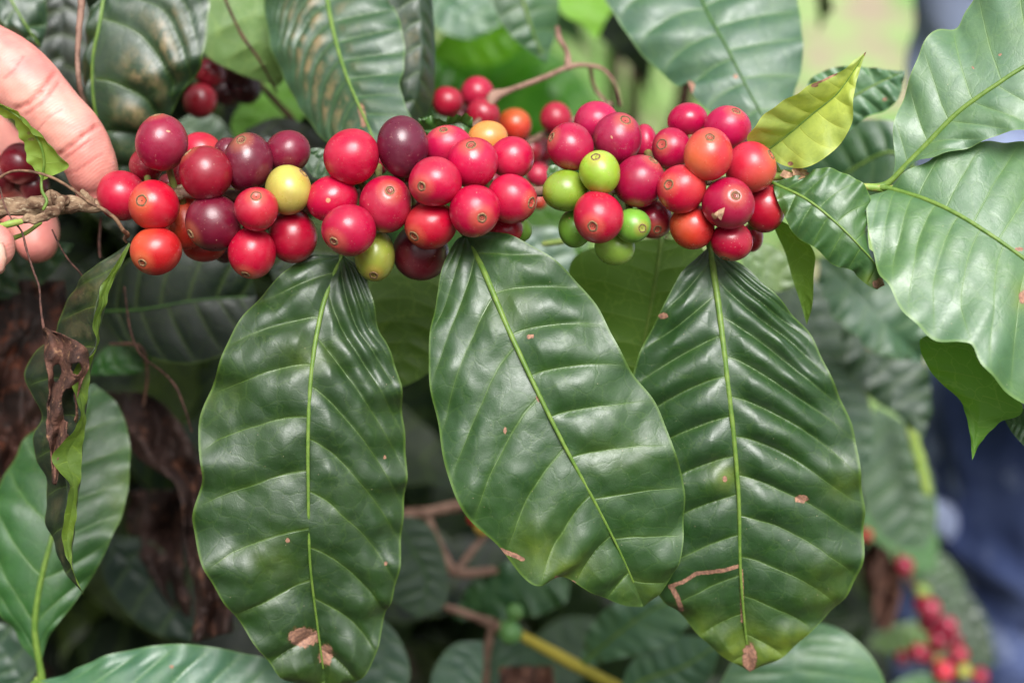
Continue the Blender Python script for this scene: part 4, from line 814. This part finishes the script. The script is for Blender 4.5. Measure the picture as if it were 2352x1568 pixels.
leaf(Lb, [(860,1400),(880,1470),(880,1560),(860,1660)], [(860,1400),(800,1450),(780,1560),(860,1660)], [(860,1400),(920,1470),(940,1560),(860,1660)], [.62,.62,.62], color=(66, 100, 80), nu=50, nt=14, rib=None, N=6, amp=.0005)
leaf(Lb, [(1850,1420),(1830,1500),(1810,1580),(1800,1700)], [(1850,1420),(1750,1440),(1680,1520),(1650,1620),(1800,1700)], [(1850,1420),(1940,1450),(2010,1520),(2030,1600),(1800,1700)], [.62,.61,.61,.62], color=(104, 140, 112), nu=90, nt=30, rib=None, N=9, kl=.1, kr=.1, amp=.00074, cup=.06, label='large pale ribbed leaf at the bottom edge')
leaf(Lb, [(1180,1600),(1250,1560),(1330,1470),(1400,1420)], [(1180,1600),(1200,1500),(1290,1420),(1400,1420)], [(1180,1600),(1290,1590),(1380,1510),(1400,1420)], [.78,.78,.78], color=(44, 76, 50), nu=50, nt=14, rib=None, N=6, amp=.0005)
# N: lower right blurred cluster
Nn = spray('drooping branch at the lower right with far blurred clusters of red cherries', 2140, 1450, .92, [[(2060,1270,.93,7),(2095,1340,.92,7),(2130,1400,.92,8),(2150,1470,.92,8),(2180,1540,.92,8),(2230,1600,.92,8)]], 'bark_dark')
berries(Nn, [(2077,1298,22,(144,18,52)),(2062,1312,18,(122,11,39),.01),(2135,1397,26,(149,19,54)),(2118,1388,20,(139,16,48),.014),(2133,1430,23,(141,15,48),.012),(2176,1437,24,(145,18,54),-.004),(2154,1467,23,(141,16,50)),(2110,1497,22,(144,16,48)),
             (2128,1504,20,(131,13,45),.012),(2202,1502,22,(152,18,48)),(2168,1541,24,(190,40,58),-.004),(2214,1541,20,(150,150,60)),(2250,1553,21,(144,16,48)),(2074,1509,18,(122,12,39),.01),(2119,1358,20,(120,150,60),.02),(2195,1470,17,(122,14,43),.02),
             (1990,1228,14,(190,40,40),.0),(2150,1510,16,(150,130,70),.012)], .90)
leaf(Nn, [(2100,1330),(2160,1380),(2230,1440),(2290,1530)], [(2100,1330),(2110,1430),(2190,1520),(2290,1530)], [(2100,1330),(2180,1330),(2260,1410),(2290,1530)], [1.0,1.0,1.0], color=(52, 74, 52), nu=50, nt=14, rib=None, N=7, amp=.002)
leaf(Nn, [(1990,1480),(2040,1470),(2100,1460),(2150,1480)], [(1990,1480),(2040,1440),(2110,1430),(2150,1480)], [(1990,1480),(2050,1500),(2110,1500),(2150,1480)], [.96,.96,.96], color=(104, 132, 60), nu=40, nt=10, rib=None, N=7, amp=.002)
leaf(Nn, [(2020,1600),(2080,1580),(2140,1575),(2200,1600)], [(2020,1600),(2080,1555),(2150,1550),(2200,1600)], [(2020,1600),(2080,1620),(2150,1620),(2200,1600)], [.90,.90,.90], color=(84, 128, 84), nu=40, nt=10, rib=None, N=7, amp=.002)
leaf(Nn, [(2080,1270),(2130,1300),(2180,1340),(2220,1400)], [(2080,1270),(2080,1330),(2140,1390),(2220,1400)], [(2080,1270),(2160,1270),(2210,1330),(2220,1400)], [1.0,1.0,1.0], color=(60, 92, 50), nu=40, nt=10, rib=None, N=7, amp=.002)

# ================================================================== dense bush behind: shaded foliage masses
def bush(label, spec, seed, trunk, count, smin=.075, smax=.15, color=(44, 82, 42), world=False, res=(18, 5)):
    """spec: list of (x0,x1,y0,y1,d0,d1,weight) boxes in view terms giving real places"""
    r = random.Random(seed)
    def pick(s):
        q = (r.uniform(s[0], s[1]), r.uniform(s[2], s[3]), r.uniform(s[4], s[5]))
        return np.array(q) if world else P(*q)
    b = root('coffee_bush', label, 'coffee bush', trunk[-1][0])
    V, F, PH, CMU, MK, o = [], [], [], [], [], 0
    tot = sum(s[6] for s in spec)
    for i in range(count):
        q = r.random() * tot
        for s in spec:
            q -= s[6]
            if q <= 0: break
        base = pick(s)
        az = r.uniform(0, 2 * PI); el = r.uniform(-1.1, -.1)
        d = np.array([math.cos(az) * math.cos(el), math.sin(az) * math.cos(el), math.sin(el)])
        nr = np.array([r.uniform(-.4, .4), r.uniform(-.7, .2), 1.0])
        L = r.uniform(smin, smax)
        Mp, Lp, Rp = wleaf_pts(base, d, nr, L, L * r.uniform(.36, .48), r.uniform(.1, .6), r.uniform(-.15, .3), r.uniform(-.15, .15))
        v, f, ph, ss, cm, _, _ = leaf_grid(Mp, Lp, Rp, res[0], res[1], N=8, amp=.0007, ripple=.002, rf=3, seed=seed * 1000 + i, view=np.array([0, 0, 1.0]))
        V.append(v); F.append(f + o); o += len(v); PH.append(np.stack([ph, ss], 1)); CMU.append(cm)
        mk = np.zeros((len(v), 3)); mk[:, 1] = max(0, r.gauss(-.1, .25)); MK.append(mk)
    mesh_obj('crown', np.vstack(V), np.vstack(F), M['leaf_shade'], b, lin(*color), {'phase': np.vstack(PH), 'cm': np.vstack(CMU)}, np.vstack(MK))
    parts = []
    main = trunk
    v, f = tube([q[0] for q in main], [q[1] for q in main], 40, 14, bumps=.2, bscale=30)
    mesh_obj('trunk', v, f, M['bark_dark'], b)
    rt = np.array([q[0] for q in main])
    for k in range(9):
        s = spec[k % len(spec)]
        e = pick(s)
        a = rt[r.randrange(max(1, len(rt) - 1))]
        v, f = tube([a, (a + e) / 2 + np.array([0, 0, .05]), e], [.008, .005, .002], 24, 8, bumps=.2, bscale=60)
        mesh_obj('limb', v, f, M['bark_dark'], b)
    return b
def gp(x, y, z=0): return np.array([x, y, z], float)
bush('dense dark coffee bush filling the left behind the hand and left cherries', [(-700,900,-900,1900,.84,1.3,6),(-900,600,-1400,-150,.55,1.1,2.2),(-1500,-500,-300,1700,.55,1.0,1.5),(0,700,350,1300,.76,.84,1.6),(-300,1000,-1500,-120,.66,1.15,2.2)], 5,  # boxes above the frame are unseen canopy, added to cast shade
     [(gp(-.42,.98,1.9), .006), (gp(-.38,1.0,1.5), .014), (gp(-.40,1.0,.8), .022), (gp(-.38,1.02,.0), .03)], 900, color=(18, 34, 17))  # crown colour darkened to put deep shade into the foliage
bush('dark coffee bush below the centre, behind the hanging leaves', [(700,2000,620,1900,.90,1.4,5),(900,1900,1300,2600,.90,1.3,2),(1000,1900,-1500,-160,.8,1.2,1.5)], 6,  # last box is out-of-view canopy added to shade what is below
     [(gp(.1,.95,1.0), .006), (gp(.1,.98,.8), .014), (gp(.08,1.0,.5), .02), (gp(.09,1.0,.0), .03)], 560, color=(20, 38, 19))  # dark crown colour stands in for shade behind the hanging leaves
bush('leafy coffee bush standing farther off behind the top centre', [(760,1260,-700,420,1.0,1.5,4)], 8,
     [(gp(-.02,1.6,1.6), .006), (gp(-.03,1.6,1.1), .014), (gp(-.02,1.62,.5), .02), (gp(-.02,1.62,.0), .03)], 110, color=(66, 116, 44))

for k, (bx0, bx1, by0, by1, zt, lab) in enumerate([(-2.3, -.9, -2.2, -1.2, 2.75, 'tall unseen coffee bush added behind the viewer on the left side to block low sky'), (-1.0, .5, -2.3, -1.25, 2.8, 'tall unseen coffee bush added straight behind the viewer to block low sky'),
        (.4, 2.0, -2.2, -1.2, 2.7, 'tall unseen coffee bush added behind the viewer on the right side to block low sky'), (-2.1, -1.15, -1.2, .6, 2.5, 'tall unseen coffee bush added left of the hand to block low sky')]):
    cx, cy = (bx0 + bx1) / 2, (by0 + by1) / 2
    bush(lab, [(bx0, bx1, by0, by1, .2, zt, 1)], 40 + k, [(gp(cx, cy, zt), .008), (gp(cx + .03, cy, 1.2), .02), (gp(cx, cy + .02, 0), .04)], 620, .18, .30, (34, 64, 32), True, (7, 2))  # unseen bushes added to darken the low sky that the leaves reflect
# ================================================================== flesh: hand and person
def remesh(parts, voxel, smooth_it=6, fac=.5):
    V, F = join(parts)
    me = bpy.data.meshes.new('tmp'); me.from_pydata(V.tolist(), [], F); me.update()
    o = bpy.data.objects.new('tmp', me); COL.objects.link(o)
    m = o.modifiers.new('r', 'REMESH'); m.mode = 'VOXEL'; m.voxel_size = voxel
    s = o.modifiers.new('s', 'SMOOTH'); s.factor = fac; s.iterations = smooth_it
    dg = bpy.context.evaluated_depsgraph_get(); dg.update()
    e = o.evaluated_get(dg).to_mesh()
    n = len(e.vertices); v = np.empty(n * 3); e.vertices.foreach_get('co', v)
    nn = np.empty(n * 3); e.vertices.foreach_get('normal', nn)
    f = [list(p.vertices) for p in e.polygons]
    o.to_mesh_clear() if False else None
    bpy.data.objects.remove(o); bpy.data.meshes.remove(me)
    return v.reshape(-1, 3), f, nn.reshape(-1, 3)

def finger(pts, **kw): return tube_px(pts, 70, seg=26, **kw)
hand_parts = [
 # index: out of the palm at the left, over the top and down behind the branch
 finger([(-330,120,.530,92),(-210,90,.524,88),(-90,110,.518,84),(20,160,.514,80),(70,205,.513,78),(125,262,.5125,70),(170,310,.513,68),(196,350,.514,63),(212,392,.516,60),(217,418,.518,54),(219,436,.519,46)]),
 # middle: behind, shaded, tip showing under the branch
 finger([(-330,260,.555,90),(-190,250,.568,84),(-90,290,.580,80),(-20,350,.582,78),(30,430,.572,70),(66,500,.556,60),(82,535,.548,55),(84,556,.546,48)]),
 # ring and little finger curled out of frame
 finger([(-340,400,.560,84),(-220,420,.562,76),(-130,480,.558,68),(-90,560,.548,60),(-96,610,.540,50)]),
 finger([(-350,520,.565,72),(-260,560,.568,64),(-200,620,.562,56),(-180,680,.552,50),(-188,715,.546,42)]),
 # thumb in front
 finger([(-420,470,.535,110),(-330,560,.508,96),(-230,600,.490,86),(-140,600,.482,76),(-70,585,.480,72),(-32,572,.480,66),(-22,566,.4805,56)]),
 # palm
 finger([(-350,150,.545,110),(-420,300,.552,150),(-430,430,.556,150),(-410,520,.556,110)]),
 finger([(-470,230,.556,130),(-560,360,.565,150),(-470,480,.552,130)]),
 finger([(-430,350,.556,170),(-620,380,.572,160),(-760,400,.585,130)]),
]
hv, hf, hn = remesh(hand_parts, .0009, 5)
hx, hy, hd = proj(hv)
mkh = np.zeros((len(hv), 3))
front = np.clip(-(hn @ FW) * 2, 0, 1)
def crease(pl, w, depth, dmax):
    for a, b in zip(pl[:-1], pl[1:]):
        a = np.array(a, float); b = np.array(b, float); d = b - a
        t = np.clip(((hx - a[0]) * d[0] + (hy - a[1]) * d[1]) / (d @ d), 0, 1)
        q = np.hypot(hx - a[0] - t * d[0], hy - a[1] - t * d[1])
        g = np.exp(-(q / w) ** 2) * front * (hd < dmax)
        hv[:] -= hn * (g * depth)[:, None] * .6
        mkh[:, 0] = np.maximum(mkh[:, 0], g * .8)
crease([(36,250),(62,240),(92,212),(116,180),(128,166)], 5, .0011, .53)
crease([(60,262),(90,242),(118,214),(134,190)], 4, .0006, .53)
crease([(138,353),(160,338),(190,314),(218,292),(232,288)], 5, .0012, .53)
crease([(150,362),(180,342),(205,322)], 4, .0005, .53)
crease([(150,398),(176,392),(205,372),(236,352)], 3, .00025, .53); crease([(10,180),(34,160),(52,130)], 3, .0003, .53); crease([(84,300),(110,270),(140,252)], 2.5, .00022, .53)
crease([(0,578),(-14,540),(-20,520)], 5, .0004, .49)
for i in range(len(hv)):
    hv[i] += hn[i] * .00025 * mnoise.noise(Vector((hv[i] * 260).tolist()))
hand = root('hand', 'hand at the left edge, palm side showing, steadying the branch between fingers and thumb', 'hand', P(-200, 400, .53))
mesh_obj('skin', hv, hf, M['skin'], hand, mark=mkh)
# forearm belongs to the same skin; thumbnail as a part
nv = []; cu = P(-3, 588, .4805 - 66 * .48 / FPX)
for i in range(13):
    for j in range(9):
        a, b = (i / 12 - .5), (j / 8 - .5)
        s = math.sqrt(max(0, 1 - (2 * a) ** 4))
        x = -14 + 44 * a * 1.0; y = 592 + 74 * b * s
        nv.append(P(x + 5, y, .4805 - (62 - 26 * (2 * a) ** 2 * .6 - 14 * (2 * b) ** 2) * .48 / FPX))
idx = np.arange(117).reshape(13, 9)
nf = np.stack([idx[:-1, :-1], idx[:-1, 1:], idx[1:, 1:], idx[1:, :-1]], -1).reshape(-1, 4)
no = mesh_obj('nail', nv, nf, M['nail'], hand); md = no.modifiers.new('t', 'SOLIDIFY'); md.thickness = .0005; md.offset = 0

# dark cherries behind the fingers
Bh = spray('shaded branch stub behind the fingers with two dark red cherries', 40, 380, .565, [[(-120,420,.55,8),(0,410,.55,8),(60,440,.545,8),(160,460,.54,7)]], 'bark_dark')
berries(Bh, [(48,376,48,(110,10,30)),(2,400,44,(96,10,28),.01),(80,428,34,(90,10,26),.006)], .537)

# person standing behind, at the right
px0, py0 = .492, .88
def T3(pts, n=30, flat=1.0, seg=24, fd=(0, 1, 0)): return tube([q[:3] for q in pts], [q[3] for q in pts], n, seg, flat=flat, flat_dir=fd)
def at(dx, dy, z, r): return (px0 + dx, py0 + dy, z, r)
person = root('person', 'person in a pale blue shirt and navy jeans standing behind the branch at the right', 'person', (px0, py0, 0))
def limb(side, sleeve):
    s = side; g = .012 if sleeve else 0
    return [T3([at(s*.15,0,1.42,.055+g), at(s*.190,.0,1.30,.048+g), at(s*.192,.0,1.14,.042+g), at(s*.185,-.04,1.06,.042+g)] + ([at(s*.14,-.12,1.06,.040+g), at(s*.09,-.155,1.07,.036+g)] if sleeve else [at(s*.12,-.13,1.06,.034), at(s*.05,-.17,1.07,.026)]), 30)]
def legs(g, full):
    out = []
    for s in (-1, 1):
        out.append(T3([at(s*.085,0,.90,.095+g), at(s*.095,0,.72,.083+g), at(s*.10,-.01,.50,.062+g), at(s*.10,.01,.30,.055+g), at(s*.10,.02,.10 if full else .13,.045+g*1.6)], 40))
        if full: out.append(T3([at(s*.10,.05,.05,.035), at(s*.105,-.05,.04,.034), at(s*.11,-.13,.03,.026)], 16))
    return out
body = legs(0, True) + [T3([at(0,0,.88,.135), at(0,0,1.0,.125), at(0,0,1.15,.125), at(0,0,1.32,.150), at(0,0,1.42,.10)], 40, flat=.68),
        T3([at(0,0,1.40,.06), at(0,0,1.50,.055), at(0,-.01,1.56,.055)], 12), T3([at(0,-.015,1.58,.078), at(0,-.01,1.64,.088), at(0,0,1.70,.078)], 16, flat=1.15),
        T3([at(0,-.105,1.63,.008), at(0,-.118,1.605,.013)], 8)] + limb(-1, False) + limb(1, False)
for s in (-1, 1):
    body.append(T3([at(s*.088,.0,1.61,.012), at(s*.092,.005,1.64,.016)], 6, flat=.5))
    body.append(T3([at(s*.06,-.165,1.07,.028), at(s*.02,-.185,1.065,.030)], 8, flat=.6))
    for k in range(4): body.append(T3([at(s*(.03-.004*k),-.185,1.085-.018*k,.009), at(s*-.02,-.205,1.08-.018*k,.0085), at(s*-.045,-.195,1.075-.018*k,.0075)], 10, seg=10))
    body.append(T3([at(s*.05,-.17,1.09,.011), at(s*.02,-.195,1.115,.009)], 8, seg=10))
bv, bf, _ = remesh(body, .006, 4)
mesh_obj('body', bv, bf, M['skin'], person, mark=np.zeros((len(bv), 3)))
def folds(v, nn, amp, sc, seed):
    for i in range(len(v)):
        q = v[i]; v[i] += nn[i] * amp * (mnoise.ridged_multi_fractal(Vector((q[0]*sc + seed, q[1]*sc, q[2]*sc*1.6 + q[0]*sc*.9)), 1.0, 2.0, 2, 1.0, 2.0) - .8)
    return v
sv, sf, sn = remesh([T3([at(0,0,.87,.200), at(0,0,1.0,.180), at(0,0,1.15,.155), at(0,0,1.32,.172), at(0,0,1.42,.125), at(0,0,1.455,.075)], 40, flat=.72)] + limb(-1, True) + limb(1, True), .007, 4)
folds(sv, sn, .010, 9, 2); mesh_obj('shirt', sv, sf, M['shirt'], person)
jv, jf, jn = remesh(legs(.026, False) + [T3([at(0,0,.76,.175), at(0,0,.86,.188), at(0,0,.98,.160)], 20, flat=.75)], .007, 4)
folds(jv, jn, .014, 9, 5); mesh_obj('jeans', jv, jf, M['denim'], person)
for s in (-1, 1):
    v, f, _ = remesh([T3([at(s*.10,.065,.05,.045), at(s*.105,-.05,.045,.046), at(s*.112,-.15,.038,.036)], 20)], .005, 3); mesh_obj('shoe', v, f, M['shoe'], person)
pc = P(2165, 1190, 1.085); v, f = tube([pc + np.array([-.012, -.01, .018]), pc, pc + np.array([.014, 0, -.020])], [.006, .011, .005], 16, 12, flat=.6, bumps=.2, bscale=60)
mesh_obj('pocket_cloth', v, f, M['shirt'], person)['label'] = 'pale blue cloth tip at the hip'
v, f, _ = remesh([T3([at(0,.01,1.69,.088), at(0,.012,1.735,.070)], 12, flat=1.15), T3([at(0,.045,1.62,.075), at(0,.03,1.70,.085)], 12)], .006, 3); mesh_obj('hair', v, f, M['hair'], person)

# ================================================================== ground, grass, haze of weeds
t = NT('ground_soil'); tc = t.n('ShaderNodeTexCoord').outputs['Object']
c = t.mix(t.step(t.noise(tc, 6.0, 5, .6), .42, .56), lin(158, 142, 122), lin(146, 172, 108))
c = t.mix(t.step(t.noise(tc, 4.2, 4, .6), .48, .60), c, lin(112, 154, 82))
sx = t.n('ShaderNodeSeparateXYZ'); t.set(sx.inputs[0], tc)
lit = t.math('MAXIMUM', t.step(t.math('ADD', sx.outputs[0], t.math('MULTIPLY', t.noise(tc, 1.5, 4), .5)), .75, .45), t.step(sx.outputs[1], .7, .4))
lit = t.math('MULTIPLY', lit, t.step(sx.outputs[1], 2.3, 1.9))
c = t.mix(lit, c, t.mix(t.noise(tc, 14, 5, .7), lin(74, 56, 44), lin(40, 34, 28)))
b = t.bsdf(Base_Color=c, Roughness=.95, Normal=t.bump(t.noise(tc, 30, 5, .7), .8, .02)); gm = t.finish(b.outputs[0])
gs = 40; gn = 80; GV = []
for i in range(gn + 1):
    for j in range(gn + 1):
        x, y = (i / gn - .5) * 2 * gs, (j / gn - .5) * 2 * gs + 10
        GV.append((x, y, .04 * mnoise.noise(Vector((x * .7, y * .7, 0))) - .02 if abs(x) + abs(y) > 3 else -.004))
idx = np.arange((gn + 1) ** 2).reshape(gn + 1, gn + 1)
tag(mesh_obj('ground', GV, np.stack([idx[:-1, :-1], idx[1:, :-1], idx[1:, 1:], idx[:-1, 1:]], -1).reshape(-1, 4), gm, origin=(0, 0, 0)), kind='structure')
r = random.Random(11); GV, GF = [], []
for i in range(17000):
    x = r.uniform(-.6, 3.6); y = r.uniform(1.5, 6.5)
    if mnoise.noise(Vector((x * 1.6, y * 1.6, 5))) < -.12: continue
    h = r.uniform(.03, .13); w = r.uniform(.003, .010); a = r.uniform(0, 2 * PI); lx, ly = r.uniform(-.6, .6) * h, r.uniform(-.6, .6) * h
    cx, sx = math.cos(a) * w, math.sin(a) * w; k = len(GV)
    GV += [(x - cx, y - sx, -.03), (x + cx, y + sx, -.03), (x + cx * .8 + lx * .5, y + sx * .8 + ly * .5, h * .6), (x - cx * .8 + lx * .5, y - sx * .8 + ly * .5, h * .6), (x + lx, y + ly, h)]
    GF += [[k, k + 1, k + 2, k + 3], [k + 3, k + 2, k + 4]]
gr = mesh_obj('grass', GV, GF, mat_simple('grass_blades', lin(134, 172, 98), lin(168, 194, 128), 2.5, .6, .1, .001, transl=.3), origin=(1.5, 4, 0))
tag(gr, 'short pale green grass and weeds on the ground beyond', kind='stuff', cat='grass')

# ================================================================== light, sky, camera
sun_el, sun_az = math.radians(66), math.radians(165)    # azimuth from +Y, clockwise: behind and a little right of the camera
w = bpy.data.worlds.new('World'); scene.world = w; w.use_nodes = True
nt = w.node_tree; bgn = nt.nodes['Background']
sky = nt.nodes.new('ShaderNodeTexSky'); sky.sky_type = 'NISHITA'; sky.sun_disc = False; sky.sun_elevation = sun_el; sky.sun_rotation = sun_az; sky.dust_density = 4; sky.air_density = 1.0
hs = nt.nodes.new('ShaderNodeHueSaturation'); hs.inputs['Saturation'].default_value = .22
nt.links.new(sky.outputs[0], hs.inputs['Color']); nt.links.new(hs.outputs[0], bgn.inputs[0]); bgn.inputs[1].default_value = .09
sl = bpy.data.lights.new('sun', 'SUN'); sl.energy = 1.95; sl.angle = math.radians(33); sl.color = (1, .985, .975)
so = bpy.data.objects.new('sun', sl); COL.objects.link(so)
dv = Vector((math.sin(sun_az) * math.cos(sun_el), math.cos(sun_az) * math.cos(sun_el), math.sin(sun_el)))
so.rotation_euler = dv.to_track_quat('Z', 'Y').to_euler(); so.location = (0, -2, 5)

cam = bpy.data.cameras.new('camera'); co = bpy.data.objects.new('camera', cam); COL.objects.link(co); scene.camera = co
co.location = CAM.tolist(); co.rotation_euler = (math.radians(90) - PITCH, 0, 0)
cam.sensor_width = 36; cam.lens = 36 * FPX / 2352; cam.clip_start = .02; cam.clip_end = 200
cam.dof.use_dof = True; cam.dof.focus_distance = .492; cam.dof.aperture_fstop = 5.2; cam.dof.aperture_blades = 7
scene.view_settings.view_transform = 'Standard'; scene.view_settings.look = 'None'; scene.view_settings.gamma = 1; scene.view_settings.exposure = 1.15
scene.cycles.use_denoising = True
scene.cycles.max_bounces = 8; scene.cycles.diffuse_bounces = 4; scene.cycles.glossy_bounces = 3; scene.cycles.transmission_bounces = 4
